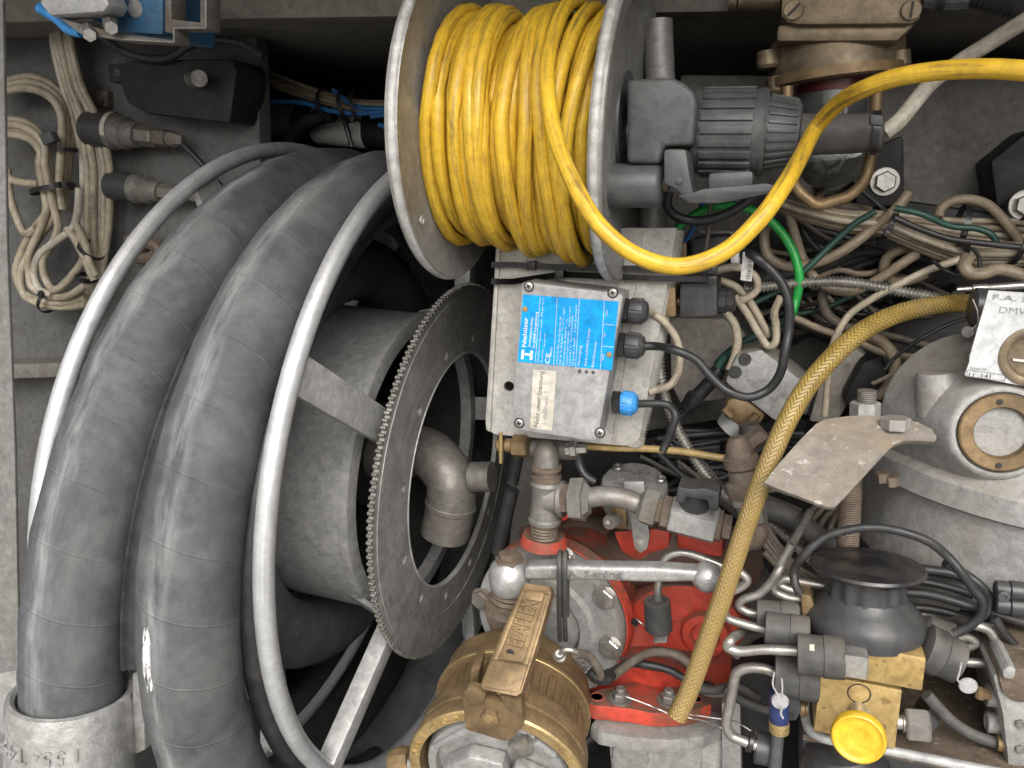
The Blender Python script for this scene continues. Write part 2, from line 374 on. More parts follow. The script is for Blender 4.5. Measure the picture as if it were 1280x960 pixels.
def braid():
    m = M('braided_hose', (.40, .285, .065), (.30, .20, .05), 60, .42, 0, 0, None, (.5, .40, .2), .5, 14, .5, .7)
    nt = m.node_tree; N = nt.nodes; L = nt.links; b = N['Principled BSDF']
    tc = [n for n in N if n.type == 'TEX_COORD'][0]
    sx = N.new('ShaderNodeSeparateXYZ'); L.new(tc.outputs['UV'], sx.inputs[0])
    def op(o, a, c=None):
        n = N.new('ShaderNodeMath'); n.operation = o
        for i, v in enumerate((a, c)):
            if v is None: continue
            if isinstance(v, (int, float)): n.inputs[i].default_value = v
            else: L.new(v, n.inputs[i])
        return n.outputs[0]
    u = op('MULTIPLY', sx.outputs[0], 6.); v = op('MULTIPLY', sx.outputs[1], 330.)
    tri = op('ABSOLUTE', op('SUBTRACT', op('FRACT', u), .5))            # herring-bone: the strand direction flips round the hose
    s = op('ABSOLUTE', op('SUBTRACT', op('FRACT', op('ADD', v, op('MULTIPLY', tri, 2.6))), .5))
    k = N.new('ShaderNodeMapRange'); k.inputs[1].default_value = .10; k.inputs[2].default_value = .24; k.inputs[3].default_value = .25; L.new(s, k.inputs[0])
    old = b.inputs['Base Color'].links[0].from_socket
    mx = N.new('ShaderNodeMix'); mx.data_type = 'RGBA'; L.new(k.outputs[0], mx.inputs[0]); mx.inputs[6].default_value = (.085, .05, .012, 1); L.new(old, mx.inputs[7])
    lo = N.new('ShaderNodeMapRange'); lo.inputs[1].default_value = .13; lo.inputs[2].default_value = .24; lo.inputs[4].default_value = .62; L.new(sx.outputs[1], lo.inputs[0])
    m2 = N.new('ShaderNodeMix'); m2.data_type = 'RGBA'; L.new(lo.outputs[0], m2.inputs[0]); L.new(mx.outputs[2], m2.inputs[6]); m2.inputs[7].default_value = (.27, .185, .075, 1)
    L.new(m2.outputs[2], b.inputs['Base Color'])
    bp = N.new('ShaderNodeBump'); bp.inputs['Strength'].default_value = .6; bp.inputs['Distance'].default_value = .0008
    L.new(k.outputs[0], bp.inputs['Height']); L.new(bp.outputs[0], b.inputs['Normal'])
    return m
m_braid = braid()

def hose_rubber():
    m = M('hose_rubber', (.086, .090, .095), (.060, .063, .067), 16, .72, 0, .2, 420, (.16, .157, .15), .75, 11, .45, .68, rvar=.1, spec=.35, grime=(.4, 45))
    nt = m.node_tree; N = nt.nodes; L = nt.links; b = N['Principled BSDF']
    tc = [n for n in N if n.type == 'TEX_COORD'][0]
    sx = N.new('ShaderNodeSeparateXYZ'); L.new(tc.outputs['UV'], sx.inputs[0]); U, V = sx.outputs[0], sx.outputs[1]
    def op(o, a, c=None, e=None):
        n = N.new('ShaderNodeMath'); n.operation = o
        for i, v in enumerate((a, c, e)):
            if v is None: continue
            if isinstance(v, (int, float)): n.inputs[i].default_value = v
            else: L.new(v, n.inputs[i])
        return n.outputs[0]
    def rng(src, lo, hi, a=0., z=1.):
        r = N.new('ShaderNodeMapRange'); r.inputs[1].default_value = lo; r.inputs[2].default_value = hi; r.inputs[3].default_value = a; r.inputs[4].default_value = z
        L.new(src, r.inputs[0]); return r.outputs[0]
    def noi(sc, scale3, det=6):
        mp = N.new('ShaderNodeMapping'); mp.inputs['Scale'].default_value = scale3; L.new(tc.outputs['UV'], mp.inputs[0])
        n = N.new('ShaderNodeTexNoise'); n.inputs['Scale'].default_value = sc; n.inputs['Detail'].default_value = det; n.inputs['Roughness'].default_value = .7
        L.new(mp.outputs[0], n.inputs['Vector']); return n.outputs[0]
    # the wrap seam winds round the hose, one turn every 34 mm
    w = op('FRACT', op('ADD', op('ADD', op('MULTIPLY', V, 25.), U), op('MULTIPLY', noi(1, (3, 6, 1)), .10)))
    seam = rng(op('ABSOLUTE', op('SUBTRACT', w, .5)), .0, .02, 1., 0.)
    # worn pale band, partly a painted highlight, along the outside of the coil (u about .75), broken up
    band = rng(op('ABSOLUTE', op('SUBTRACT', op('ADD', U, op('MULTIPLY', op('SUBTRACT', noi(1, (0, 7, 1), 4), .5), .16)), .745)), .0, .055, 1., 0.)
    wear_glint = op('MULTIPLY', band, rng(noi(1, (22, 16, 1), 9), .40, .62))
    pale = op('MULTIPLY', wear_glint, .5)
    old = b.inputs['Base Color'].links[0].from_socket
    def mix(f, a, c):
        mx = N.new('ShaderNodeMix'); mx.data_type = 'RGBA'; L.new(f, mx.inputs[0]); L.new(a, mx.inputs[6]); mx.inputs[7].default_value = (*c, 1); return mx.outputs[2]
    c = mix(op('MULTIPLY', op('MULTIPLY', seam, rng(noi(1, (9, 5, 1), 5), .42, .6)), .45), old, (.17, .165, .155))
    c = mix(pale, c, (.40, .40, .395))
    # one badly rubbed place on the outer turn: white canvas with dark holes
    nv = N.new('ShaderNodeValue'); nv.name = 'WORN'; nv.outputs[0].default_value = 0.
    pv = rng(op('ABSOLUTE', op('SUBTRACT', V, nv.outputs[0])), .012, .030, 1., 0.); pu = rng(op('ABSOLUTE', op('SUBTRACT', U, .722)), .010, .030, 1., 0.)
    pn = noi(1, (70, 90, 1), 7); patch = rng(op('ADD', op('MULTIPLY', pv, pu), op('MULTIPLY', op('SUBTRACT', pn, .5), 1.5)), .58, .68)
    patch = op('MULTIPLY', op('MULTIPLY', patch, rng(noi(1, (60, 40, 1), 6), .40, .52)), rng(op('MULTIPLY', pv, pu), .0, .1)); hol = rng(noi(1, (45, 120, 1), 3), .52, .58)
    c = mix(patch, c, (.78, .77, .74)); c = mix(op('MULTIPLY', op('MULTIPLY', pv, pu), op('MULTIPLY', hol, .9)), c, (.06, .06, .06))
    scr = op('MULTIPLY', rng(noi(1, (60, 9, 1), 9), .66, .74), .35)
    c = mix(scr, c, (.30, .295, .28))
    L.new(c, b.inputs['Base Color'])
    bp = N.new('ShaderNodeBump'); bp.inputs['Strength'].default_value = .5; bp.inputs['Distance'].default_value = .0012
    h = op('ADD', op('MULTIPLY', seam, .7), op('MULTIPLY', noi(1, (60, 600, 1), 4), .25))
    L.new(h, bp.inputs['Height']); L.new(bp.outputs[0], b.inputs['Normal'])
    return m
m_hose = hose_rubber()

# ================================================================== the setting
def wall_box(name, x0, x1, y0, y1, z0, z1, m): return struct(name, box(NB(), Vector(((x0 + x1) / 2, (y0 + y1) / 2, (z0 + z1) / 2)), (x1 - x0) / 2, (y1 - y0) / 2, (z1 - z0) / 2, .002), m)
zc = CAM.z + .40
TOPZ = Q(380, 98, 1.0).z
gd = NB(); prism(gd, [Vector((-12, -14, 0)), Vector((12, -14, 0)), Vector((12, 6, 0)), Vector((-12, 6, 0))], -Z * .05)
struct('ground', gd, M('pale_concrete', (.34, .33, .315), (.28, .275, .26), 3, .8, 0, .2, 60))  # unseen pale ground, added to bounce fill light into the compartment
wall_box('back_wall', -1.3, .7, 1.12, 1.14, .4, TOPZ + .05, m_wall)
wall_box('ceiling', -1.3, .7, .64, 1.12, TOPZ, TOPZ + .03, m_ceil)
wall_box('ceiling_step', -1.3, .7, .61, .64, TOPZ, TOPZ + .17, m_ceil)
wall_box('ceiling', -1.3, .7, .22, .61, TOPZ + .14, TOPZ + .17, m_ceil)  # front ceiling out of view, added to cut overhead light
wall_box('floor', -1.3, .7, .36, 1.12, .80, .83, m_dark)
xr = Q(1290, 300, .70).x + .12
wall_box('side_wall', xr, xr + .02, .30, 1.12, .83, TOPZ + .14, m_wall)
wall_box('side_wall', -1.02, -1.0, .30, 1.12, .83, TOPZ + .14, m_wall)
# grey panel the left-hand wiring hangs on
a, b = Q(-40, 0, .69), Q(334, 470, .69)
wall_box('wiring_panel', a.x - .3, b.x, .69, .71, .83, TOPZ, m_wall)
box_ = NB(); pprism(box_, [(-60, 458), (118, 452), (118, 470), (-60, 476)], .65, .04, .001)
struct('wall_ledge', box_, m_fit)
# panel behind the pipework
a, b = Q(835, 95, .72), Q(1500, 900, .72)
wall_box('pipework_panel', Q(822, 400, .72).x, xr, .72, .74, Q(1000, 780, .72).z, Q(1200, 96, .72).z, m_panel)
# upright post at the very edge
t = thing('frame_post', 'grey metal upright post at the edge of the compartment', 'post', Q(5, 900, .5))
p = NB(); prism(p, [Q(-60, -60, .50), Q(2, -60, .50), Q(8, 300, .50), Q(18, 560, .50), Q(24, 860, .50), Q(26, 1000, .50), Q(-60, 1000, .50)], Y * .003, .001)
obj('post', p, m_post, t)

# ================================================================== hose reel
HC = P(565, 598.6, .75) - Y * -.009 + Z * .009
HX = HC
def W(a, s, r):                          # a in degrees: 0 toward the viewer, 90 up
    a = math.radians(a); return HC + X * s + (-Y * math.cos(a) + Z * math.sin(a)) * r
def Wc(a, s, c, r):                      # circle c = (toward the viewer, up) off the axis
    a = math.radians(a); return HC + X * s + (-Y * (c[0] + .009 + math.cos(a) * r) + Z * (c[1] - .009 + math.sin(a) * r))
reel = thing('hose_reel', 'big galvanised hose reel with two tube rims and a toothed ring', 'hose reel', HC - Z * .3)
S1, R1, C1 = -.015, .277, (-.002, .0167)
S2, R2, C2 = -.189, .318, (-.032, -.022)
obj('rim', sweep(NB(), [Wc(360 * i / 120, S1, C1, R1) for i in range(120)], .0069, 16, True, X), m_chrome, reel)
obj('rim', sweep(NB(), [Wc(360 * i / 120, S2, C2, R2) for i in range(120)], .0066, 16, True, X), m_chrome, reel)
# drum: an open cylinder with a thick pale edge
obj('drum', lathe(NB(), HC - X * .18, X, [(0, .143), (.1365, .143), (.137, .1455), (.1445, .1455), (.145, .144), (.145, .131), (0, .131), (0, .143)], 96, caps=False), m_galv, reel)
obj('drum_liner', lathe(NB(), HC - X * .165, X, [(0, .1305), (.118, .1305)], 72, caps=False), m_dark, reel)  # added dark lining, shade inside the drum put into its colour
obj('drum_plate', lathe(NB(), HC - X * .155, X, [(0, .0), (0, .130), (.004, .130), (.004, 0)], 64), m_dark, reel)
obj('hub', lathe(NB(), HC - X * .20, X, [(0, .045), (.10, .045), (.10, .052), (.115, .052), (.115, 0)], 40), m_dark, reel)
for s_, R_, cc, off, r0 in ((S1, R1, C1, 30, .147), (S2, R2, C2, 66, .141)):
    for k in range(5):
        a0 = off - 72 * k
        wd, th = (.0135, .003) if k == 0 else (.0085, .0075)
        p0, p1 = W(a0, s_ + (.006 if s_ == S1 else 0), r0 + .004), Wc(a0, s_, cc, R_ - .003)
        d = (p1 - p0).normalized(); tn = X.cross(d).normalized(); nx = d.cross(tn)
        bm = box(NB(), (p0 + p1) / 2, (p1 - p0).length / 2, wd, th, .0008, d, tn, nx)
        sp = obj('spoke', bm, m_galv, reel)
        if s_ == S1:
            wb = NB()
            for j in range(5):
                lathe(wb, p0 + tn * (-wd * .8 + wd * .4 * j) + nx * th * .8, nx + d * .3, [(0, .0042), (.0018, .0036), (.0028, 0)], 9)
            obj('weld_bead', wb, m_steel, sp)
    # ties from the drum to the spokes
    if s_ == S1:
        for k in range(3):
            a0 = off + 72 - 144 * k
            pa, pb = W(a0, -.05, .142), W(a0, -.006, .155)
            obj('bracket', box(NB(), (pa + pb) / 2, (pb - pa).length / 2, .011, .003, .0006, (pb - pa).normalized(), X.cross((pb - pa)).normalized()), m_galv, reel)
# toothed ring
NT = 186; ro, ri = .1730, .1105; outer = []
for i in range(NT):
    for fr, r in ((-.36, ro - .0006), (-.2, ro + .0014), (.2, ro + .0014), (.36, ro - .0006)):
        a = 2 * PI * (i + fr) / NT; outer.append((r * math.cos(a), r * math.sin(a)))
holes = [circle2(0, 0, ri, 96)]
for k in range(12):
    a = 2 * PI * k / 12 + .2
    holes.append(circle2(.124 * math.cos(a), .124 * math.sin(a), .0046, 14))
for k in range(8):
    a = 2 * PI * k / 8 + .31
    holes.append(circle2(.150 * math.cos(a), .150 * math.sin(a), .0046, 14))
SPC = P(569.2, 584.9, .75)
to3 = lambda s: (lambda v: SPC + X * s - Y * v[0] + Z * v[1])
sp = obj('toothed_ring', cdt_plate(NB(), outer, holes, to3(-.0005), X * .004), m_sprocket, reel, 30)
tb = NB()
for i in range(NT):                       # bright worn tips on the rim, like chain rollers
    a = 2 * PI * i / NT; c = SPC - Y * math.cos(a) * (ro + .0008) + Z * math.sin(a) * (ro + .0008)
    lathe(tb, c - X * .0010, X, [(0, .0012), (.0004, .0017), (.0046, .0017), (.0050, .0011)], 8)
o = obj('tooth_tips', tb, m_teeth, sp); o['kind'] = 'stuff'
obj('ring_land', lathe(NB(), SPC + X * .0035, X, [(0, .1390), (.0006, .1394), (.0006, .1660), (0, .1664)], 96, caps=False), m_sprocket, sp)
obj('inner_lip', lathe(NB(), SPC, X, [(-.001, .1104), (.0036, .1101), (.0041, .1106), (.0041, .1118), (.0035, .1122)], 96, caps=False), m_galv, sp)
# swivel elbow in the middle
e = [HC - X * .13 + Z * .0, HC - X * .06 + Z * .002, Q(522, 562, .68), Q(545, 574, .655), Q(563, 600, .645), Q(563, 632, .645), Q(556, 668, .645)]
obj('elbow_pipe', sweep(NB(), spline(e, 10), .0235, 28), m_fit, reel)
obj('elbow_collar', lathe(NB(), Q(563, 632, .645), Q(556, 668, .645) - Q(563, 632, .645), [(-.004, .0235), (-.003, .0245), (.001, .0245), (.002, .0235)], 32), m_fit, reel)
obj('clamp_band', lathe(NB(), Q(590, 596, .64), Q(610, 596, .64) - Q(590, 596, .64), [(0, .014), (.02, .014)], 28), m_fit, reel)

# ---- the hose itself
def lerp(a, b, t): t = max(0, min(1, t)); t = t * t * (3 - 2 * t); return a + (b - a) * t
hp = []
def ang_of(px, py, s, c):
    q = QX(px, py, HC.x + s) - HC; return math.degrees(math.atan2(q.z - (c[1] - .009), -q.y - (c[0] + .009)))
H1, H2 = (-.147, -.049, -.085, .354), (-.062, -.004, -.026, .2935)
A0 = ang_of(90, 872, H1[0], H1[1:3])
stops = [H1, H2, (-.122, -.009, .009, .181), (-.148, -.009, .009, .184), (-.148, -.009, .009, .184)]
for i in range(160):
    a = A0 + i * 9
    n = min(3, max(0, int(math.floor((a + 90) / 360)))); f2 = (((a + 90) % 360) / 360 - .56) / .40
    s, cx, cz_, r = (lerp(stops[n][k], stops[n + 1][k], f2) for k in range(4))
    if a > 1180: break
    hp.append(Wc(a, s, (cx, cz_), r + .0015 * noise.noise(Vector((a * .013, 3, 0)))))
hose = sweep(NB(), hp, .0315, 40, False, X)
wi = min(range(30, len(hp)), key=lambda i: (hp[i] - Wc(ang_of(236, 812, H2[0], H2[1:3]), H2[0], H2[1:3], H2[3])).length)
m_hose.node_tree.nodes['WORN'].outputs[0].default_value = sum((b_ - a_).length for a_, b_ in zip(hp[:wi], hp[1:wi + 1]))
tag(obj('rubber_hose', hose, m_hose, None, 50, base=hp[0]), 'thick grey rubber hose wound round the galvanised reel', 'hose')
# a thin ribbed strip lying between the two outer turns
st = [Wc(A0 + 3.4 * i, -.1055, (-.030, -.058), .315) for i in range(44)]
sbm = sweep(NB(), st, .0120, 12, False, X); sweep(sbm, [p + (p - HC).normalized() * .0105 - X * .003 for p in st], .0022, 6, False, X)
tag(obj('rubber_strip', sbm, m_blackcable, None, 50), 'narrow black ridged strip lying between the two hose turns', 'strip')
st = [Wc(-70 + 4 * i, -.0335, (-.003, -.004), .266) for i in range(42)]
tag(obj('edge_strip', sweep(NB(), st, .010, 10, False, X), m_blackcable, None, 50), 'dark rubber edging squeezed between the outer hose turn and the rim', 'strip')

# ---- aluminium coupling shell round the end of the hose
ca, cb_ = W(-31, -.1465, .279), W(-60, -.1465, .279)
cax = (hp[0] - hp[1]).normalized()
ccl = thing('hose_clamp', 'cast aluminium clamp shell round the hose end, with raised casting letters', 'hose clamp', Q(88, 1000, .4))
co = hp[0] - cax * .004
obj('shell', lathe(NB(), co, cax, [(0, .0335), (-.002, .036), (-.001, .0385), (.004, .0395), (.060, .0405), (.075, .039), (.075, .033), (0, .0335)], 48, caps=False), m_alu_clean, ccl)
for (x0, x1) in ((165, 179), (-4, 20)):
    bm = NB(); prism(bm, [Q(x0, 842, .362), Q(x1, 838, .362), Q(x1 + 2, 938, .362), Q(x0, 945, .362)], Y * .03, .0015)
    obj('flange_lug', bm, m_alu_clean, ccl)
bm = NB(); phex(bm, 168, 850, .395, 9, 9, X * .3 - Y); obj('clamp_bolt', bm, m_steel, ccl)
bm = NB(); phex(bm, 6, 862, .39, 10, 10, Z); obj('clamp_bolt', bm, m_steel, ccl)
# raised letters follow the shell, upside down
e1 = (-Y + X * .12).normalized()
for i, ch in enumerate('294T-551'):
    ang = math.radians(-34 + i * 11.5)
    rd = (e1 * math.cos(ang) - X * -math.sin(ang) * 1).normalized()
    rd = (rd - cax * rd.dot(cax)).normalized()
    tdir = cax.cross(rd)
    text(ch, co + cax * .018 + rd * .0403, -tdir if tdir.x > 0 else tdir, cax, .0135, m_alu_clean, ccl, .0011)
bm = sweep(NB(), [co + cax * .050 + e1 * .0402 + X * .008 * math.cos(t) + cax * .008 * math.sin(t) for t in [i * 2 * PI / 20 for i in range(17)]], .0009, 6); obj('cast_mark', bm, m_alu_clean, ccl)
bm = sweep(NB(), [co + cax * .044 + e1 * .0403, co + cax * .056 + e1 * .0405], .0009, 6); sweep(bm, [co + cax * .044 + e1 * .0403 + X * .003, co + cax * .056 + e1 * .0405 + X * .003], .0009, 6); obj('cast_mark', bm, m_alu_clean, ccl)

# ================================================================== yellow cable reel
RC = P(783, 166, .50); YR = RC.y
kr = .5 / .58
fr_r, fl_r, fl_s = .1078 * kr, .1165 * kr, -.1333 * kr
cr = thing('cable_reel', 'bare metal cable reel holding the yellow cable, above the grey box', 'cable reel', RC - Z * .1)
def flange(s, r, out):                  # out: +1 the dished face looks along +X
    d = .004 * out
    prof = [(0, .012), (0, r * .80), (d * .9, r * .84), (d, r * .96), (d * 1.2, r - .0012), (d * 1.0, r), (-d * .3, r + .0004), (-d * .9, r - .0005), (-d * .7, r * .965), (-d * .3, r * .84), (-.0016 * out, r * .80), (-.0016 * out, .012)]
    return lathe(NB(), RC + X * s, X, prof, 120, caps=False)
obj('flange', flange(0, fr_r, 1), m_flange, cr)
obj('flange', flange(fl_s, fl_r, -1), m_flange, cr)
for s, r in ((0, fr_r), (fl_s, fl_r)):
    obj('rolled_edge', sweep(NB(), [RC + X * s + (-Y * math.cos(a) + Z * math.sin(a)) * (r - .0012) for a in [2 * PI * i / 140 for i in range(140)]], .0030, 10, True, X), m_flange_edge, cr)
obj('core', lathe(NB(), RC + X * fl_s, X, [(0, .055), (-fl_s, .055)], 48, caps=False), m_flange, cr)
obj('axle', lathe(NB(), RC + X * (fl_s - .02), X, [(0, .010), (.17, .010)], 20), m_steel, cr)
for a in (-42, 60):
    c = RC + X * (fl_s + .0042) + (-Y * math.cos(math.radians(a)) + Z * math.sin(math.radians(a))) * .088
    obj('flange_hole', lathe(NB(), c, X, [(0, .0028), (.0006, .0028), (.0006, .0020), (-.001, .0018)], 14, caps=False), m_flange_edge, cr)
# the crank knob on the outer face
bm = NB(); plathe(bm, (752, 233), (829, 231), [(0, 24), (.03, 27), (.9, 27), (.96, 25), (1, 20)], 32, YR - .035)
obj('crank_knob', bm, m_grey, cr)
bm = NB(); plathe(bm, (828, 231), (836, 231), [(0, 9), (1, 8)], 16, YR - .035); obj('knob_screw', bm, m_rust, cr)
# the socket housing at the centre, with its hinge and flap
sh = NB()
pprism(sh, [(783, 99), (838, 96), (853, 102), (868, 115), (872, 130), (866, 182), (828, 183), (826, 205), (783, 204)], YR - .045, .075, .005, 3)
so = obj('socket_housing', sh, m_grey, cr)
bm = NB(); plathe(bm, (768, 150), (784, 150), [(0, 64), (.3, 64), (.6, 60), (1, 58)], 48, YR - .01); obj('socket_base', bm, m_grey, cr)
bm = NB(); pprism(bm, [(829, 186), (858, 186), (862, 215), (868, 245), (856, 250), (846, 238), (829, 230)], YR - .052, .03, .003); obj('hinge', bm, m_grey, so)
bm = NB(); disc(bm, 849, 226, YR - .053, [(0, 4), (1, 4), (1.4, 3)], 14); obj('hinge_pin', bm, m_grey, so)
bm = NB(); pprism(bm, [(864, 241), (880, 236), (958, 229), (985, 237), (984, 242), (958, 243), (900, 254), (862, 254), (846, 244)], YR - .066, .05, .0022); obj('flap_lid', bm, m_black, so)
bm = NB(); pprism(bm, [(885, 216), (942, 213), (942, 232), (884, 238)], YR - .046, .03, .003); obj('latch', bm, m_grey, so)

# ---- yellow cable: two layers of turns on the reel, then the free end
rc = .0044
pts = []; th = 0
def wp(th, s, r):
    return RC + X * s + (-Y * math.cos(th) + Z * math.sin(th)) * r
def sag(th, amt): return amt * max(0, -math.sin(th)) ** 3
NTURN = 13; span0, span1 = fl_s + .0055, -.0060
stp = 26
for layer, (rb, dirn, sh_) in enumerate(((.0560, 1, 0), (.0635, -1, .004))):
    turns = NTURN if layer == 0 else NTURN - 1
    for i in range(turns * stp):
        tt = i / (turns * stp); tn = i / stp
        s = span0 + (span1 - span0) * (tt if dirn > 0 else 1 - tt)
        th += 2 * PI / stp
        k = int(tn)
        jr = random.Random(k * 7 + layer * 101)
        a1, a2, a3 = jr.uniform(-.0025, .0025), jr.uniform(0, .0035), jr.uniform(0, 2 * PI)
        s += a1 * (1 + .8 * layer) * math.sin(th + a3)
        r = rb + (.004 if s < fl_s * .6 else 0) + a2 * .6 * math.sin(th * 1 + a3 * 2) + sag(th, jr.uniform(0, .012) if layer else .002)
        s = min(max(s, span0), span1)
        pts.append(wp(th, s, r))
# a loose third layer, few turns slanting over the others
n0 = len(pts)
s_list = [span0 + .004, -.089, -.074, -.079, -.060, -.045, -.037, -.030, -.020, -.024]
for i in range(9 * stp):
    tn = i / stp; k = int(tn); fq = tn - k
    th += 2 * PI / stp
    s = s_list[k] + (s_list[k + 1] - s_list[k]) * (fq * fq * (3 - 2 * fq))
    jr = random.Random(k + 900); sg = (.004, .004, .005, .007, .006, .010, .013, .008, .017, .012)[k]
    s += [0, .002, -.004, -.007, .003, -.008, -.010, .006, .010, .009][k] * math.sin(th); s = min(max(s, span0), span1)
    r = .0708 + .0012 * math.sin(th + k) + sag(th, sg)
    pts.append(wp(th, s, r))
# free end: leaves over the top near the outer flange, hangs in a bight below the plug and runs off
sf = -.0335
free = [wp(math.radians(118), sf - .004, .0735), wp(math.radians(88), sf, .0745), wp(math.radians(58), sf - .001, .0765), Q(685, 75, YR - .072), Q(685, 115, YR - .084), Q(693, 165, YR - .096), Q(715, 225, YR - .112), Q(752, 285, YR - .125), Q(797, 320, YR - .125), Q(850, 333, YR - .12), Q(905, 315, YR - .115),
        Q(950, 274, YR - .11), Q(980, 232, YR - .095), Q(1004, 190, YR - .045), Q(1020, 160, YR - .03), Q(1046, 131, YR - .045), Q(1080, 111, YR - .07), Q(1120, 97, YR - .08), Q(1180, 88, YR - .09), Q(1240, 86, YR - .10), Q(1310, 91, YR - .11)]
while pts:                              # cut the winding where it comes up behind the core
    q = pts[-1] - RC
    if 125 < math.degrees(math.atan2(q.z, -q.y)) % 360 < 150: break
    pts.pop()
allp = pts + spline(free, 9)
tag(obj('yellow_cable', sweep(NB(), allp, rc, 14), m_yellow, None, 60, base=RC - Z * .08), 'grubby yellow power cable wound on the reel with its free end looping below', 'cable')

# ---- plug pushed into the socket
pl = thing('power_plug', 'ribbed dark grey power plug pushed into the cable reel socket', 'plug', Q(930, 217, YR))
bm = NB(); plathe(bm, (866, 166), (958, 166), [(0, 46), (.02, 50), (.08, 51), (.8, 51), (.83, 51), (.95, 53), (1, 50)], 48, YR - .005); o = obj('sleeve', bm, m_grey, pl)
A0, B0 = Q(870, 166, YR - .005), Q(942, 166, YR - .005); sR = S(905, 166, YR) * 51; axp = (B0 - A0).normalized()
for k in range(22):
    a = 2 * PI * k / 22; rd = -Y * math.cos(a) + Z * math.sin(a)
    rd = (rd - axp * rd.dot(axp)).normalized()
    obj('rib', box(NB(), (A0 + B0) / 2 + axp * .002 + rd * sR, (B0 - A0).length / 2 * .88, .0022, .0014, .0006, axp, axp.cross(rd), rd), m_grey, o)
bm = NB(); plathe(bm, (956, 166), (1000, 166), [(0, 46), (.06, 45), (.95, 37), (1, 33)], 40, YR - .005); o2 = obj('gland_nut', bm, m_grey, pl)
A0, B0 = Q(959, 166, YR - .005), Q(995, 166, YR - .005)
for k in range(26):
    a = 2 * PI * k / 26; rd = -Y * math.cos(a) + Z * math.sin(a); s0 = S(980, 166, YR)
    p0, p1 = A0 + rd * s0 * 44, B0 + rd * s0 * 37; d = (p1 - p0).normalized(); rn = (rd - d * rd.dot(d)).normalized()
    obj('nut_rib', box(NB(), (p0 + p1) / 2, (p1 - p0).length / 2, .0013, .0012, .0005, d, d.cross(rn), rn), m_grey, o2)
bm = NB(); ptube(bm, [(994, 168), (1030, 168), (1070, 167), (1088, 166)], 25, YR - .005, rfun=lambda l, u: 26 - 3 * u, seg=24); obj('strain_relief', bm, m_rubber, pl)
bm = NB(); plathe(bm, (1084, 167), (1104, 165), [(0, 23), (.3, 25), (.8, 24), (1, 16)], 24, YR - .005); obj('boot_end', bm, m_rubber, pl)
wt = [Q(1106, 165, YR - .005), Q(1122, 153, YR - .005), Q(1143, 128, YR - .0), Q(1165, 103, YR + .02), Q(1195, 80, YR + .03), Q(1230, 58, YR + .02), Q(1300, 14, YR)]
tag(obj('plug_cable', sweep(NB(), spline(wt, 10), S(1150, 120, YR) * 10, 14), m_white, None, 60), 'thick off-white cable leaving the plug toward the upper corner', 'cable')
tt = thing('cable_tie', 'black cable tie pulled tight round the end of the plug boot', 'cable tie', Q(1094, 190, YR))
bm = NB(); plathe(bm, (1088, 166), (1097, 166), [(0, 25.5), (0, 27), (1, 27), (1, 25)], 28, YR - .005); obj('strap', bm, m_tie, tt)
bm = NB(); pprism(bm, [(1088, 143), (1104, 144), (1104, 157), (1088, 156)], YR - .034, .008, .001); obj('tie_head', bm, m_grey, tt)

# ---- mounting plate (a folded sheet), the standing tube and the long ties
mp = thing('mounting_plate', 'folded pale metal mounting plate behind the grey enclosure', 'plate', Q(700, 558, .535))
YP = .530
o2_ = [(622, 285), (846, 285), (836, 345), (818, 450), (800, 546), (793, 555), (780, 557), (620, 543), (608, 537), (607, 528)]
hole = circle2(636, 483, 6.5, 18)
bm = cdt_plate(NB(), o2_, [hole], lambda v: Q(v[0], v[1], YP), Y * .003); obj('sheet', bm, m_plate, mp, 30)
bm = NB(); pprism(bm, [(620, 292), (626, 292), (613, 541), (607, 538)], YP - .002, .03, .002); obj('folded_edge', bm, m_plate, mp)
bm = NB(); ptube(bm, [(838, 286, YP + .012), (829, 345, YP + .012), (811, 450, YP + .012), (789, 553, YP + .012)], 17, YP, seg=24); obj('rolled_edge', bm, m_plate, mp)
bm = NB(); pprism(bm, [(804, 290), (808, 290), (790, 420), (768, 555), (764, 555), (787, 420)], YP - .0012, .002, .0006); obj('fold_line', bm, m_plate, mp)
bm = NB(); ptube(bm, [(822, 26), (826, 160), (814, 300)], 18, YP + .035, seg=24); tag(obj('steel_post', bm, m_flange, None), 'grey steel tube standing behind the cable reel flange', 'tube')
def long_tie(label, ys, yh, xh):
    t = thing('cable_tie', label, 'cable tie', Q(700, 350, YP), 'long ties round the mounting plate')
    bm = NB(); pp = [(614, ys[0]), (640, ys[0] + 0), (700, ys[1]), (820, ys[2]), (884, ys[3])]
    for (a_, b_) in zip(pp, pp[1:]):
        pprism(bm, [(a_[0], a_[1] - 3.6), (b_[0], b_[1] - 3.6), (b_[0], b_[1] + 3.6), (a_[0], a_[1] + 3.6)], YP - .0065, .0014)
    bmesh.ops.remove_doubles(bm, verts=bm.verts, dist=1e-5)
    obj('strap', bm, m_tie, t)
    bm = NB(); pprism(bm, [(xh - 6, yh - 6), (xh + 5, yh - 6), (xh + 5, yh + 5), (xh - 6, yh + 5)], YP - .009, .006, .0008); obj('tie_head', bm, m_tie, t)
long_tie('long black cable tie round the plate, upper of the two', (331, 334, 336, 337), 333, 664)
long_tie('long black cable tie round the plate, lower one just over the enclosure', (352, 343, 348, 349), 344, 699)
for (xx, yy) in ((890, 337), (890, 350)):
    bm = NB(); pprism(bm, [(xx - 6, yy - 5), (xx + 6, yy - 5), (xx + 6, yy + 5), (xx - 6, yy + 5)], .515, .008, .001)
    tag(obj('tie_end', bm, m_tie, None), 'square black tie lock on the solenoid, ' + ('upper of the pair' if yy < 340 else 'lower of the pair'), 'tie lock', 'tie locks on the solenoid')

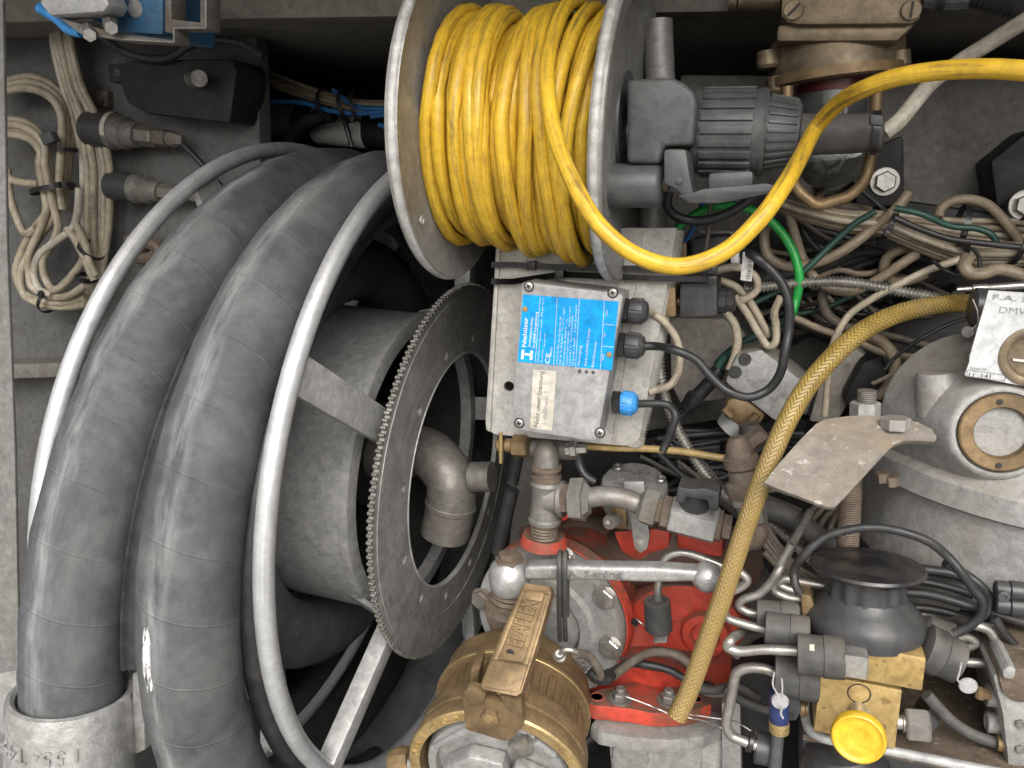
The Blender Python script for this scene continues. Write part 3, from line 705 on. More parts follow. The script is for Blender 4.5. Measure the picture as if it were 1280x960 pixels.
# ---- the enclosure
YB = .488
en = thing('sensor_enclosure', 'small grey die-cast enclosure with a blue label and four corner screws', 'enclosure', Q(700, 550, .51))
bm = NB(); pprism(bm, [(655, 352), (776, 367), (779, 372), (747, 549), (743, 552), (643, 537), (640, 533), (652, 356)], YB, .010, .0016); obj('lid', bm, m_box, en)
bm = NB(); pprism(bm, [(654, 353), (777, 368), (746, 551), (641, 536)], YB + .0102, .0325, .0015); obj('enclosure_body', bm, m_box, en)
for (xx, yy) in ((661, 358), (766, 366), (649, 529), (750, 541)):
    bm = NB(); disc(bm, xx, yy, YB - .0002, [(0, 5.4), (1, 5.2), (1.6, 4.2), (1.8, 0)], 20); s = obj('corner_screw', bm, m_steel, en)
    bm = NB()
    for q in (.4, .4 + PI / 2):
        c = Q(xx, yy, YB - .0002) - Y * S(xx, yy, YB) * 1.9; d = X * math.cos(q) + Z * math.sin(q)
        box(bm, c, S(xx, yy, YB) * 3, S(xx, yy, YB) * .8, .0001, 0, d, d.cross(Y), Y)
    obj('cross_slot', bm, m_dark, s)
    bm = NB(); disc(bm, xx, yy, YB - .0001, [(0, 7), (.3, 7), (.3, 5.6), (0, 5.6)], 20); obj('screw_recess', bm, m_dark, s)
# blue label: flat print on the lid
bl = NB(); pprism(bl, [(654, 368), (773, 377), (765, 463), (647, 452)], YB - .0004, .0004); lab = obj('blue_label', bl, m_label, en)
yt = YB - .0006
def up(s, x0, y0, x1, y1, h, m=m_ink, b=0): ptext(s, (x0, y0), (x1, y1), h, yt, m, lab, ext=.00005, bold=b)
up('Niehüser', 657.5, 434, 660, 397, 5.6, m_ink, .02)
up('Armaturenbau', 663, 434.5, 666.5, 397, 3.4, m_ink, .012)
up('D-33449 Langenberg', 668.5, 435, 672, 390, 3, m_ink, .012)
up('Grenzwertgeber nach TRbF 512', 673, 453, 680.5, 372, 2)
up('Prüf.-Nr.', 678, 453, 679.5, 436, 2)
up('Serien-Nr.', 681, 434, 682, 416, 2)
up('CE', 687, 455, 688.5, 442, 6.5, m_ink, .01)
up('0032', 689.5, 445, 690.5, 434, 2.6)
for i, (sx, x0, y0, x1, y1) in enumerate((('II 2(1) G EEx em ib [ia] IIB T4', 697, 455, 702, 396), ('PTB Nr. Ex-95.D.2413   Tu -25°C...+60°C', 701, 456, 706.5, 383), ('Versorgung 18..30VDC  1A', 705, 457, 709.5, 399), ('Sensor: Um=250VAC   Pmax=1,2W', 709, 457, 714, 383), ('Uo=21V  Io=160mA', 713, 457, 716.5, 394), ('Co=0,15µF   Lo=2,0mH', 717, 457, 721.5, 382))):
    up(sx, x0, y0, x1, y1, 2.1)
up('Versorgung', 724.5, 457, 727, 432, 3.2); up('Gerät voll/GWG Fehler', 733, 458, 738, 410, 3); up('Betriebsbereit', 742, 459, 746, 427, 3)
up('GWG', 754.5, 451, 755.5, 443, 2.8); up('NV', 757, 421, 757.6, 416, 2.8); up('24V', 759.5, 395, 760.2, 388, 2.8)
bm = NB()
for (x0, y0, x1, y1) in ((696.5, 372, 692, 456), (724.5, 374, 719.5, 458), (755.5, 377.5, 750.5, 461), (754, 405, 768, 406.5), (752, 432.5, 767, 434), (675.5, 371, 669, 453)):
    a_, b_ = Q(x0, y0, yt), Q(x1, y1, yt); d = (b_ - a_)
    box(bm, (a_ + b_) / 2, d.length / 2, .00013, .00003, 0, d.normalized(), d.normalized().cross(Y), Y)
obj('printed_rule', bm, m_ink, lab)
bm = NB()
for q in ([(652, 437), (655.5, 437.3), (654.5, 449), (651, 449)], [(663, 438), (666.5, 438.3), (665.5, 450), (662, 450)], [(654.8, 441), (663, 442), (662.8, 445), (654.6, 444)]): prism(bm, [Q(x, y, yt) for x, y in q], Y * .0001)
obj('printed_emblem', bm, m_ink, lab)
for (xx, yy) in ((656.5, 386.5), (761.5, 443.5)):
    bm = NB(); disc(bm, xx, yy, YB - .0005, [(0, 3.8), (.8, 3.2), (1.3, 0)], 14); obj('label_rivet', bm, m_brass_edge, lab)
for (xx, yy) in ((724.5, 464), (733, 464.8), (741.5, 465.5)):
    bm = NB(); disc(bm, xx, yy, YB - .0002, [(0, 2.4), (.4, 2.2), (.6, 0)], 12); obj('indicator_light', bm, m_grey, en)
bm = NB(); pprism(bm, [(666.5, 462), (695.5, 464.5), (690, 538.5), (662.5, 535)], YB - .0004, .0004); stk = obj('warning_sticker', bm, m_sticker, en)
ptext('Nicht unter Spannung', (673, 534), (679.5, 464), 6.2, yt, m_blackink, stk, ext=.00005)
ptext('öffnen !', (683, 524), (686.5, 490), 6.6, yt, m_greyink, stk, ext=.00005)
def gland(x0, x1, y0, h, m1, m2, label):
    g = thing('cable_gland', label, 'cable gland', Q((x0 + x1) / 2, y0 + h, .51), 'cable glands on the enclosure side')
    dx = x1 - x0
    bm = NB(); plathe(bm, (x0, y0 - 1), (x0 + dx * .32, y0 - .5), [(0, h), (.1, h * 1.02), (.9, h * 1.02), (1, h * .95)], 6, .508); obj('lock_nut', bm, m1, g, 30)
    bm = NB(); plathe(bm, (x0 + dx * .3, y0 - .5), (x1, y0), [(0, h * .8), (.08, h * .98), (.55, h), (.75, h * .97), (.93, h * .75), (1, h * .4)], 12, .508); b2 = obj('dome_nut', bm, m2, g, 25)
    for k in range(6):
        a = 2 * PI * k / 6 + .5; rd = -Y * math.cos(a) + Z * math.sin(a); c = Q(x0 + dx * .58, y0, .508); s0 = S(x0, y0, .508)
        obj('grip_flat', box(NB(), c + rd * s0 * h * .97, dx * .22 * s0, s0 * h * .3, s0 * h * .07, .0004, X, X.cross(rd), rd), m2, b2)
gland(775, 811, 389, 15.5, m_tie, m_black, 'black cable gland with a tan cable, uppermost on the enclosure side')
gland(770, 807, 432, 15.5, m_tie, m_black, 'black cable gland with a black cable, in the middle of the enclosure side')
gland(766, 798, 504, 14.5, m_tie, m_bluecap, 'bright blue cable gland low on the enclosure side')

# ================================================================== cables: helper for single loose cables
def cable(name, label, m, r, pp, y=.55, cat='cable', group=None, res=8, seg=10, wob=.004, ang=60):
    bm = NB(); ptube(bm, pp, r, y, res, seg, wob=wob)
    return tag(obj(name, bm, m, None, ang), label, cat, group)
def tie_ring(parent, px, py, y, ang, half, wid=4, depth=.012, head=None, m=None):   # a flat band round a bundle, across direction ang (degrees, 0 = level)
    s = S(px, py, y); c = Q(px, py, y); a = math.radians(ang); d = X * math.cos(a) - Z * math.sin(a); n = Y; t_ = d.cross(n)
    loop = [c + d * half * s * math.cos(q) + n * depth * math.sin(q) for q in [2 * PI * i / 20 for i in range(20)]]
    bm = NB(); t = NB(); w_ = wid * s / 2; th = .0006
    vs = []
    for i, p in enumerate(loop):
        o_ = (p - c).normalized() * th
        vs.append([t.verts.new(p + t_ * w_), t.verts.new(p - t_ * w_), t.verts.new(p - t_ * w_ + o_), t.verts.new(p + t_ * w_ + o_)])
    for i in range(20):
        A, B = vs[i], vs[(i + 1) % 20]
        for k in range(4): t.faces.new((A[k], A[(k + 1) % 4], B[(k + 1) % 4], B[k]))
    join(bm, t)
    o = obj('cable_tie', bm, m or m_tie, parent)
    if head is not None:
        hc = c + d * s * head[0] - n * depth * .9 + t_ * 0
        obj('tie_head', box(NB(), hc, s * 3.6, .0028, s * 3.2, .0005, d, n, t_), m or m_tie, o)
    return o

# ------------------------------------------------------------------ coiled tan wiring at the edge
YW = .655
cw = thing('coiled_wiring', 'coil of tan cables tied with black ties, hanging on the grey panel', 'cable coil', Q(70, 390, YW))
for i, (x, y, rr) in enumerate(((40, 104, 0), (44, 110, 1), (44, 118, 2))):        # the upper bundle arching over
    pp = [(-4 - i, 110 + 7 * i), (12, 101 + 6 * i), (40, 97 + 7 * i), (66, 108 + 8 * i), (82 - 3 * i, 132 + 5 * i), (88 - 5 * i, 165), (86 - 5 * i, 200), (82 - 4 * i, 235), (84 - 3 * i, 262)]
    bm = NB(); ptube(bm, pp, 5.2, YW - .006 * i + .01, 8, 10); obj('cable', bm, m_tan, cw)
for i in range(4):                                                                # the next arch, running down into the loops
    pp = [(-4, 152 + 6 * i), (18, 150 + 6 * i), (40, 158 + 6 * i), (56 - 2 * i, 176 + 5 * i), (62 - 4 * i, 205), (66 - 4 * i, 235), (70 - 4 * i, 262)]
    tail = ([(52, 292), (34, 318), (26, 345), (32, 368), (55, 381), (85, 384), (110, 380)],
            [(74, 282), (66, 305), (54, 325), (56, 350), (70, 362), (90, 345), (104, 318), (100, 290)],
            [(44, 285), (26, 315), (20, 340), (26, 362), (45, 374), (75, 379), (105, 372)],
            [(48, 290), (38, 315), (36, 340), (42, 358), (60, 370), (85, 370), (108, 356)])[i]
    bm = NB(); ptube(bm, pp + tail, 4.9, YW - .006 * (i % 2) - .004, 8, 10, wob=.006); obj('cable', bm, m_tan, cw)
for pp, m in (([(8, 210), (14, 245), (24, 280), (32, 292), (44, 285)], m_tan), ([(5, 205), (12, 222), (28, 228), (48, 230)], m_tan), ([(96, 280), (105, 305), (112, 325), (120, 345)], m_tan), ([(84, 285), (92, 296), (104, 320), (114, 340), (118, 350)], m_tan),
              ([(100, 235), (98, 262), (90, 285), (72, 300), (50, 320), (42, 345), (50, 362), (66, 368)], m_white)):
    bm = NB(); ptube(bm, pp, 4.8, YW - .012, 8, 10, wob=.004); obj('cable', bm, m, cw)
tie_ring(cw, 66, 236, YW - .004, -12, 32, 6, .016, (28, 0))
tie_ring(cw, 62, 376, YW - .004, 115, 16, 5, .014, (-12, 0))
tie_ring(cw, 108, 347, YW - .004, 20, 10, 6, .012)
tie_ring(cw, 114, 312, YW - .004, 42, 16, 5, .013)
tie_ring(cw, 83, 187, YW, 0, 10, 5, .012)
bm = NB(); pprism(bm, [(48, 168), (62, 164), (68, 176), (54, 182)], YW - .022, .008, .001); obj('tie_head', bm, m_grey, cw)
vw = thing('hanging_wiring', 'row of tan cables hanging straight down beside the coil', 'cable bundle', Q(110, 370, YW))
for i in range(6):
    x = 68 + 4.4 * i
    pp = [(x - 4, 30), (x, 60), (80 + 4.6 * i, 110), (92 + 6 * i, 150), (102 + 6.8 * i, 200), (104 + 6.6 * i, 250), (104 + 6.4 * i, 290), (112 + 3.4 * i, 330), (112 + 2 * i, 372)]
    bm = NB(); ptube(bm, pp, 4.6, YW + .012 - .003 * (i % 3), 8, 10, wob=.003); obj('cable', bm, m_tan if i % 3 else m_white, vw)
# fittings standing out from the panel
for k, (yy, x0, sc, lbl) in enumerate(((165, 112, 1, 'grimy pipe fitting with a white paper collar standing out of the panel'), (236, 140, .85, 'dark hose fitting below the one with the white collar'))):
    g = thing('pipe_fitting', lbl, 'fitting', Q(x0 + 30, yy + 20, .66))
    bm = NB(); plathe(bm, (x0, yy - 4), (x0 + 34, yy), [(0, 21 * sc), (.8, 22 * sc), (1, 20 * sc)], 24, .665); obj('socket', bm, m_black, g)
    bm = NB(); plathe(bm, (x0 + 26, yy - 1), (x0 + 62, yy + 4), [(0, 20 * sc), (.1, 22 * sc), (.25, 22 * sc), (.3, 19 * sc), (.6, 20 * sc), (.65, 17 * sc), (1, 15 * sc)], 24, .665); obj('collar', bm, m_fit, g)
    bm = NB(); plathe(bm, (x0 + 60, yy + 4), (x0 + 82, yy + 6), [(0, 13 * sc), (.9, 13 * sc), (1, 11 * sc)], 6, .665); obj('hex_nut', bm, m_fit, g, 25)
    bm = NB(); plathe(bm, (x0 + 80, yy + 6), (x0 + 118, yy + 10), [(0, 8 * sc), (.1, 11 * sc), (.45, 11 * sc), (.5, 7 * sc), (.55, 10 * sc), (.7, 10 * sc), (1, 6 * sc)], 8, .665); obj('nipple', bm, m_fit, g)
    if not k:
        bm = NB(); plathe(bm, (141.5, 163), (147, 163.6), [(0, 22.4), (1, 22.4)], 24, .665, caps=False); obj('paper_collar', bm, m_sticker, g)
        ptext('*', (147, 166), (151, 165), 6, .632, m_blackink, g)
bm = NB(); ptube(bm, [(228, 180), (244, 196), (262, 216), (280, 238)], 4, .66, 6, 8); tag(obj('black_strap', bm, m_tie, None), 'thin black cord slanting behind the top of the first rim', 'cord')
bm = NB(); pprism(bm, [(114, 112), (134, 114), (134, 134), (117, 131)], .682, .01, .001); disc(bm, 126, 124, .681, [(0, 6), (4, 5), (4, 0)], 6)
tag(obj('clip_nut', bm, m_rust, None), 'small rusty square nut on the panel over the fittings', 'nut')
bm = NB(); ptube(bm, [(160, 298), (172, 308), (186, 304), (198, 310), (190, 322), (172, 322)], 8, .68, 6, 8); tag(obj('rusty_bracket', bm, m_rust, None), 'twisted rusty bracket seen through the far rim of the reel', 'bracket')
# black cover with its bolt
bc = thing('black_cover', 'black plastic cover held by one steel bolt under the ceiling', 'cover', Q(215, 150, .66))
bm = NB(); pprism(bm, [(146, 100), (150, 76), (182, 74), (290, 72), (296, 90), (287, 155), (180, 142), (158, 130)], .65, .05, .010); obj('cover_body', bm, m_dark, bc)
bm = NB(); pprism(bm, [(134, 80), (160, 78), (160, 102), (136, 103)], .655, .02, .002); obj('cover_lug', bm, m_dark, bc)
bm = NB(); disc(bm, 147, 90, .654, [(0, 6), (1, 5), (1, 3)], 14); obj('lug_eye', bm, m_black, bc)
bm = NB(); plathe(bm, (238, 98, .65), (249, 98, .63), [(0, 8), (.3, 11), (.5, 8), (.6, 11), (1, 10)], 18); obj('cover_bolt', bm, m_steel, bc)
bm = NB(); ptube(bm, [(120, 40), (150, 62), (185, 73), (212, 72), (235, 58), (262, 50), (300, 54), (330, 70)], 5, .645, 8, 10); tag(obj('black_hose', bm, m_blackcable, None), 'black hose sagging across the top of the black cover', 'hose')
# blue and steel valve at the top
bv = thing('blue_valve_block', 'blue valve block in a steel bracket hanging from the ceiling', 'valve', Q(150, 50, .52))
bm = NB(); pprism(bm, [(100, -30), (204, -30), (203, 44), (150, 40), (96, 18)], .515, .06, .003); obj('block', bm, m_bluepaint, bv)
bm = NB(); disc(bm, 169, 11, .515, [(0, 11), (2, 10), (2, 8), (.2, 7)], 28); disc(bm, 169, 11, .515, [(0, 7.2), (.4, 7.2), (.4, 0)], 20); obj('port', bm, m_galv, bv)
bm = NB(); prism(bm, [Q(48, 3, .485), Q(62, 20, .485), Q(128, 15, .485), Q(136, 5, .485), Q(125, -20, .485), Q(60, -20, .485)], Y * .02, .003); obj('bracket', bm, m_galv, bv)
bm = NB(); prism(bm, [Q(72, 22, .49), Q(150, 42, .50), Q(216, 50, .51), Q(216, 42, .51), Q(206, 40, .51), Q(206, -30, .51), Q(213, -30, .51), Q(214, 24, .51), Q(250, 28, .51), Q(250, -30, .51), Q(258, -30, .51), Q(258, 36, .51), Q(218, 36, .505), Q(218, 54, .505), Q(150, 50, .495), Q(100, 42, .49)], Y * .016, .001); obj('bracket_base', bm, m_fit, bv)
bm = NB(); ptube(bm, [(50, 10), (70, 22), (86, 36), (102, 40)], 7, .505, 6, 14); obj('blue_hose_end', bm, m_bluecap, bv)
for (x, y) in ((112, 38), (139, 29)):
    bm = NB(); plathe(bm, (x - 2, y - 2, .50), (x, y + 6, .485), [(0, 9), (.3, 10), (.4, 8.5), (1, 8)], 6); obj('hex_bolt', bm, m_steel, bv, 25)
# loom and canister behind the reel
lm = thing('wire_loom', 'loom of dark wires and blue tubes strapped together in the dark behind the reel', 'wire loom', Q(430, 150, .80))
for i in range(9):
    o1 = random.uniform(-8, 8); o2 = random.uniform(-8, 10)
    pp = [(232 + i * 6, 66 + o1 * .6), (300 + i * 3, 74 + i * 3 + o1 * .3), (350, 96 + 2 * i), (405, 116 + 1.6 * i), (445, 126 + 1.5 * i), (520, 126 + 2 * i)]
    bm = NB(); ptube(bm, pp, 2.6, .80 - .002 * i, 6, 8, wob=.01); obj('wire', bm, (m_tan, m_tan2, m_dirtwire)[i % 3], lm)
for pp in ([(305, 126), (340, 127), (380, 129), (410, 138), (450, 142), (500, 136)], [(416, 112), (428, 122), (440, 132), (470, 136), (520, 134)], [(464, 146), (480, 144), (520, 142)], [(474, 156), (490, 162), (510, 166)]):
    bm = NB(); ptube(bm, pp, 3.2, .78, 6, 10); obj('blue_tube', bm, m_bluetube, lm)
for x in (409, 435, 450): tie_ring(lm, x, 132, .79, 80, 20, 5, .02)
fc = thing('filter_canister', 'dark canister with a white label band behind the reel', 'canister', Q(430, 185, .82))
bm = NB(); plathe(bm, (338, 148), (372, 152), [(0, 10), (.05, 22), (1, 22)], 28, .85); obj('end_cap', bm, m_fit, fc)
bm = NB(); plathe(bm, (372, 152), (520, 166), [(0, 18), (.2, 18), (.22, 24), (1, 24)], 32, .85); obj('can', bm, m_dark, fc)
bm = NB(); plathe(bm, (398, 155), (462, 160), [(0, 24), (.04, 24.8), (.96, 24.8), (1, 24)], 32, .85); obj('label_band', bm, m_tagwhite, fc)
bm = NB(); ptube(bm, [(424, 132), (430, 150), (440, 184)], 3, .82, 6, 8); obj('black_strap', bm, m_tie, fc)
cable('black_hose', 'black hose curving down from the loom toward the reel hoses', m_blackcable, 9, [(415, 142), (385, 152), (362, 172), (352, 195)], .80, 'hose')

m_panel_lit = M('pale_casting', (.40, .36, .31), (.52, .48, .42), 20, .65, 0, .3, 200, (.10, .08, .06), .8, 25, .56, .66)  # paler copy of the panel colour, its lit tone painted in
# ================================================================== bulkhead lamp
YL = .585
lp = thing('bulkhead_lamp', 'old bronze bulkhead lamp with a clear glass bowl and wire guard', 'lamp', Q(1040, 250, YL))
bm = NB(); pprism(bm, [(978, -40), (1150, -40), (1152, 22), (1140, 30), (1000, 31), (984, 28), (976, 20)], YL - .05, .09, .003); hd = obj('housing', bm, m_bronze, lp)
bm = NB(); pprism(bm, [(972, 30), (1146, 29), (1122, 52), (970, 52)], YL - .044, .085, .003); obj('housing_step', bm, m_bronze, lp)
bm = NB(); plathe(bm, (1044, 46), (1044, 106), [(0, 76), (.1, 79), (.8, 80), (.82, 83), (1, 83), (1, 70)], 56, YL); obj('collar', bm, m_bronze, lp)
bm = NB(); plathe(bm, (1044, 92), (1044, 104), [(0, 84), (1, 84), (1, 60), (0, 60)], 56, YL - .004, caps=False); obj('ring', bm, m_brass, lp)
for (x, y) in ((992, 13), (1139, 13)):
    bm = NB(); disc(bm, x, y, YL - .0505, [(0, 12), (3, 12), (4, 11), (4, 0)], 24); s = obj('slotted_screw', bm, m_bronze, lp)
    q = .85 if x < 1000 else 1.55
    d = X * math.cos(q) + Z * math.sin(q)
    obj('slot', box(NB(), Q(x, y, YL - .0505) - Y * S(x, y, YL) * 4.1, S(x, y, YL) * 9, S(x, y, YL) * 1.4, .0002, 0, d, d.cross(Y), Y), m_dark, s)
for x, y in ((972, 108), (960, 76), (1124, 76)):
    bm = NB(); plathe(bm, (x, y - 12), (x, y + 10), [(0, 13), (.8, 14), (1, 11)], 20, YL - .02); obj('lug', bm, m_bronze, lp)
for (x0, x1, y0, y1) in ((912, 922, -20, 12), (924, 976, -20, 13)):
    bm = NB(); plathe(bm, (x0, 0), (x1, 0), [(0, 13), (1, 13)], 24, YL + .02); obj('side_nipple', bm, m_bronze, lp)
bm = NB(); plathe(bm, (1154, -2), (1212, -4), [(0, 14), (.2, 16), (.3, 12), (.45, 19), (.95, 18), (1, 14)], 12, YL); obj('side_gland', bm, m_grey, lp, 25)
bm = NB(); coil_rings(bm, [(1205, -8), (1250, 2), (1310, 22)], 14, YL + .02, 6, .1); tag(obj('corrugated_conduit', bm, m_black, None), 'black corrugated conduit at the upper corner beside the lamp', 'conduit')
bm = NB(); plathe(bm, (1042, 98), (1041, 116), [(0, 44), (1, 43)], 40, YL - .01); obj('gasket', bm, m_mag, lp)
gl = NB(); plathe(gl, (1041, 104), (1038, 240), [(0, 41), (.35, 41), (.6, 43), (.78, 40), (.9, 29), (.97, 14), (1, 0)], 48, YL - .01)
plathe(gl, (1041, 104), (1038, 236), [(0, 37), (.35, 37), (.6, 39), (.78, 36), (.9, 26), (.97, 12), (1, 0)], 48, YL - .01)
o = obj('glass_bowl', gl, m_glass, lp)
bm = NB(); plathe(bm, (1041, 104), (1041, 150), [(0, 28), (.62, 28), (.66, 18), (.9, 16), (1, 8)], 24, YL - .005); obj('lamp_holder', bm, m_tagwhite, lp)
gp = [(984, 108), (984, 130), (983, 160), (986, 200), (994, 232), (1008, 247), (1022, 256), (1040, 252), (1062, 244), (1080, 226), (1088, 195), (1094, 150), (1096, 108)]
bm = NB(); ptube(bm, gp, 7, YL - .055, 8, 12); obj('wire_guard', bm, m_brass, lp)
bm = NB(); ptube(bm, [(1018, 108, YL + .03), (1012, 190, YL + .04), (1022, 236, YL + .01), (1022, 254, YL - .05)], 6, YL, 8, 10); obj('wire_guard', bm, m_brass, lp)
# ---- brackets and bolts on the panel
bb = thing('black_mount', 'black mounting block with a steel hex bolt below the lamp', 'mount', Q(1100, 260, .70))
bm = NB(); pprism(bm, [(1066, 196), (1130, 168), (1131, 256), (1070, 262)], .67, .05, .004); obj('block', bm, m_dark, bb)
bm = NB(); phex(bm, 1106, 227, .669, 13, 12); obj('hex_bolt', bm, m_steel, bb, 25)
bb = thing('dark_bracket', 'dark angular bracket on the panel near the far upper edge', 'bracket', Q(1265, 260, .68))
bm = NB(); pprism(bm, [(1238, 202), (1290, 160), (1300, 260), (1246, 258)], .67, .05, .003); obj('bracket_body', bm, m_dark, bb)
bm = NB(); phex(bm, 1281, 256, .66, 14, 14); obj('hex_bolt', bm, m_steel, bb, 25)
g = NB(); box(g, Q(905, 70, .95), .10, .02, .07, .004); tag(obj('dark_box', g, m_dark, None), 'dark box in shadow behind the cable reel and lamp', 'box')

# ================================================================== solenoids behind the plate
for k, (dx, dy, y, lbl) in enumerate(((0, 0, .545, 'dark grey solenoid coil on a brass block, lower one beside the plate'), (14, -56, .60, 'dark grey solenoid coil tucked behind the yellow cable, upper one'))):
    so = thing('solenoid_valve', lbl, 'solenoid', Q(870 + dx, 397 + dy, y), 'solenoid valves beside the plate')
    bm = NB(); pprism(bm, [(815 + dx, 359 + dy), (844 + dx, 359 + dy), (845 + dx, 396 + dy), (815 + dx, 397 + dy)], y - .01, .03, .001); obj('brass_block', bm, m_brass, so)
    bm = NB(); plathe(bm, (829 + dx, 345 + dy), (829 + dx, 360 + dy), [(0, 11), (.6, 11), (.7, 9), (1, 9)], 20, y + .004); obj('nipple', bm, m_steel, so)
    bm = NB(); plathe(bm, (829 + dx, 396 + dy), (829 + dx, 416 + dy), [(0, 8), (.5, 9), (.6, 7), (1, 7)], 20, y + .004); obj('nipple', bm, m_steel, so)
    bm = NB(); pprism(bm, [(849 + dx, 354 + dy), (897 + dx, 350 + dy), (897 + dx, 396 + dy), (849 + dx, 398 + dy)], y - .014, .04, .003); c = obj('coil', bm, m_black, so)
    bm = NB(); plathe(bm, (844 + dx, 377 + dy), (850 + dx, 377 + dy), [(0, 6), (1, 6)], 16, y + .004); obj('stem', bm, m_brass, so)
    bm = NB(); plathe(bm, (896 + dx, 376 + dy), (919 + dx, 375 + dy), [(0, 14), (.15, 16), (.5, 16), (.55, 14), (.9, 15), (1, 12)], 10, y); obj('plug_nut', bm, m_black, so, 25)
bm = NB(); plathe(bm, (914, 322), (924, 321), [(0, 14), (1, 14)], 24, .58); tag(obj('clear_washer', bm, m_tagwhite, None), 'pale round sealing ring at the end of the upper solenoid', 'seal')
tg = thing('paper_tag', 'white paper tag with a serial number on the black cable', 'tag', Q(934, 352, .50))
bm = NB(); prism(bm, [Q(929, 315, .507), Q(943, 317, .505), Q(939.5, 352, .505), Q(925.5, 350, .507)], Y * .0006); obj('tag_sheet', bm, m_tagwhite, tg)
ptext('S.N 214192', (937, 319), (932.5, 349), 5, .5045, m_blackink, tg, ext=.0001)
bm = NB(); pprism(bm, [(889, 262), (936, 258), (940, 290), (886, 292)], .655, .02, .001); tag(obj('type_plate', bm, m_panel, None), 'small grey type plate half hidden behind the green cable', 'plate')
for i, (x0, x1, yy) in enumerate(((874, 942, 287), )):
    bm = NB(); pprism(bm, [(x0, yy), (x1, yy + 3), (x1, yy + 8), (x0, yy + 5)], .64, .01, .001); tag(obj('metal_strip', bm, m_galv, None), 'thin metal strip under the grey type plate', 'strip')

# ================================================================== loose cables and hoses, one object each
cable('green_cable', 'bright green earth cable arching beside the reel plug', m_green, 5.6, [(826, 324), (831, 311), (842, 292), (867, 269), (900, 257), (935, 261), (967, 280), (990, 312), (999, 345), (996, 372), (990, 392), (984, 402, .60)], .575)
cable('green_wire', 'darker green cable end slanting down to the black cable joint', m_dkgreen, 5.2, [(986, 398), (966, 410), (936, 424), (910, 442), (896, 456)], .605, 'cord')  # lower run of the green cable, recoloured dark for its shade
cable('blue_tube', 'thin blue tube slanting down inside the green arc', m_bluetube, 3.4, [(884, 240), (877, 257), (867, 285), (852, 310), (842, 325)], .60, 'tube')
cable('black_cable', 'short black cable curving under the plug flap', m_blackcable, 6, [(836, 240), (834, 256), (842, 268), (865, 276), (890, 274), (922, 260), (945, 243)], .545)
cable('grey_wire', 'thin grey cord hanging straight across the green arc', m_dirtwire, 3, [(888, 254), (886, 285), (882, 312)], .56, 'cord')
cable('black_cable', 'long black cable looping from the middle gland up to the paper tag', m_blackcable, 5.8, [(802, 432, .508), (820, 433, .505), (842, 437), (870, 450), (885, 467), (907, 487), (935, 496), (960, 488), (975, 467), (981, 440), (986, 412), (986, 380), (977, 354), (958, 332), (944, 321), (930, 318, .55)], .495)
cable('tan_cable', 'tan cable coming out of the uppermost gland and turning down', m_tan, 4.8, [(806, 390, .508), (818, 393), (832, 404), (845, 424), (850, 447), (846, 470), (836, 482), (822, 487), (812, 490)], .53)
cable('black_cable', 'black cable coming out of the blue gland with a sharp bend', m_blackcable, 5.2, [(794, 505, .508), (815, 504), (835, 508), (844, 518), (841, 535), (833, 553), (828, 565)], .515)
for i, pp in enumerate(([(893, 339), (915, 334), (932, 337), (945, 348), (946, 362), (935, 372), (925, 376)], [(898, 350), (918, 358), (934, 373), (945, 390), (955, 408), (960, 420)], [(918, 370), (934, 392), (948, 416), (961, 433), (969, 428), (970, 408), (968, 390), (976, 370)], [(905, 388), (918, 405), (922, 425), (918, 446), (912, 462)])):
    cable('grey_cable', ('tan grey cable making a small bight behind the solenoid coils', 'tan grey cable running down from the lower solenoid, topmost strand', 'tan grey cable making a narrow V below the solenoid', 'tan grey cable dropping straight below the lower solenoid')[i], m_tan, (5, 5, 4.8, 5.5)[i], pp, .565 + .008 * (i % 2), 'cable', 'tan cables by the solenoid valves')
bm = NB(); coil_rings(bm, [(818, 440), (815, 470), (811, 500), (803, 545)], 4.6, .54, 4, .14); tag(obj('ribbed_tube', bm, m_blackcable, None), 'black ribbed tube running down beside the enclosure', 'tube')
bm = NB(); ptube(bm, [(829, 414), (826, 450), (823, 480)], 6, .565); tag(obj('black_tube', bm, m_blackcable, None), 'black tube dropping from the brass block', 'tube')
# the big hanging bights
BG = 'tan cables hanging in bights on the panel'
cable('tan_cable', 'thick grimy tan cable hanging in the widest bight', m_tan2, 6.2, [(982, 252), (986, 268), (993, 292), (1004, 325), (1020, 349), (1042, 362), (1066, 364), (1092, 353), (1112, 340), (1132, 326), (1146, 318)], .60, group=BG)
cable('tan_cable', 'brown tan cable slanting over the grey loom', m_tan2, 6.6, [(1137, 240), (1116, 265), (1090, 287), (1065, 306), (1042, 320), (1022, 328), (990, 334), (962, 322), (955, 300), (958, 280)], .59, group=BG)
cable('tan_cable', 'tan cable arching high against the grey panel', m_tan2, 6.2, [(1172, 272), (1176, 262), (1188, 252), (1210, 249), (1234, 256), (1255, 276), (1272, 298), (1280, 315)], .60, group=BG)
cable('tan_cable', 'long thin tan cable falling from the loom behind the braided hose', m_tan, 4.6, [(1200, 324), (1180, 331), (1160, 338), (1122, 356), (1086, 376), (1062, 394), (1046, 417), (1038, 445), (1035, 475), (1031, 520)], .575, group=BG)
cable('tan_cable', 'thick tan cable bending sharply at the far edge over the white sign', m_tan2, 8, [(1212, 318), (1206, 332), (1212, 341), (1226, 342), (1250, 337), (1300, 352)], .55, group=BG)
cable('tan_cable', 'tan cable running low behind the braided hose toward the sign', m_tan2, 4.6, [(990, 396), (1022, 410), (1045, 418), (1075, 429), (1105, 441), (1140, 446), (1180, 444), (1205, 432)], .60, group=BG)
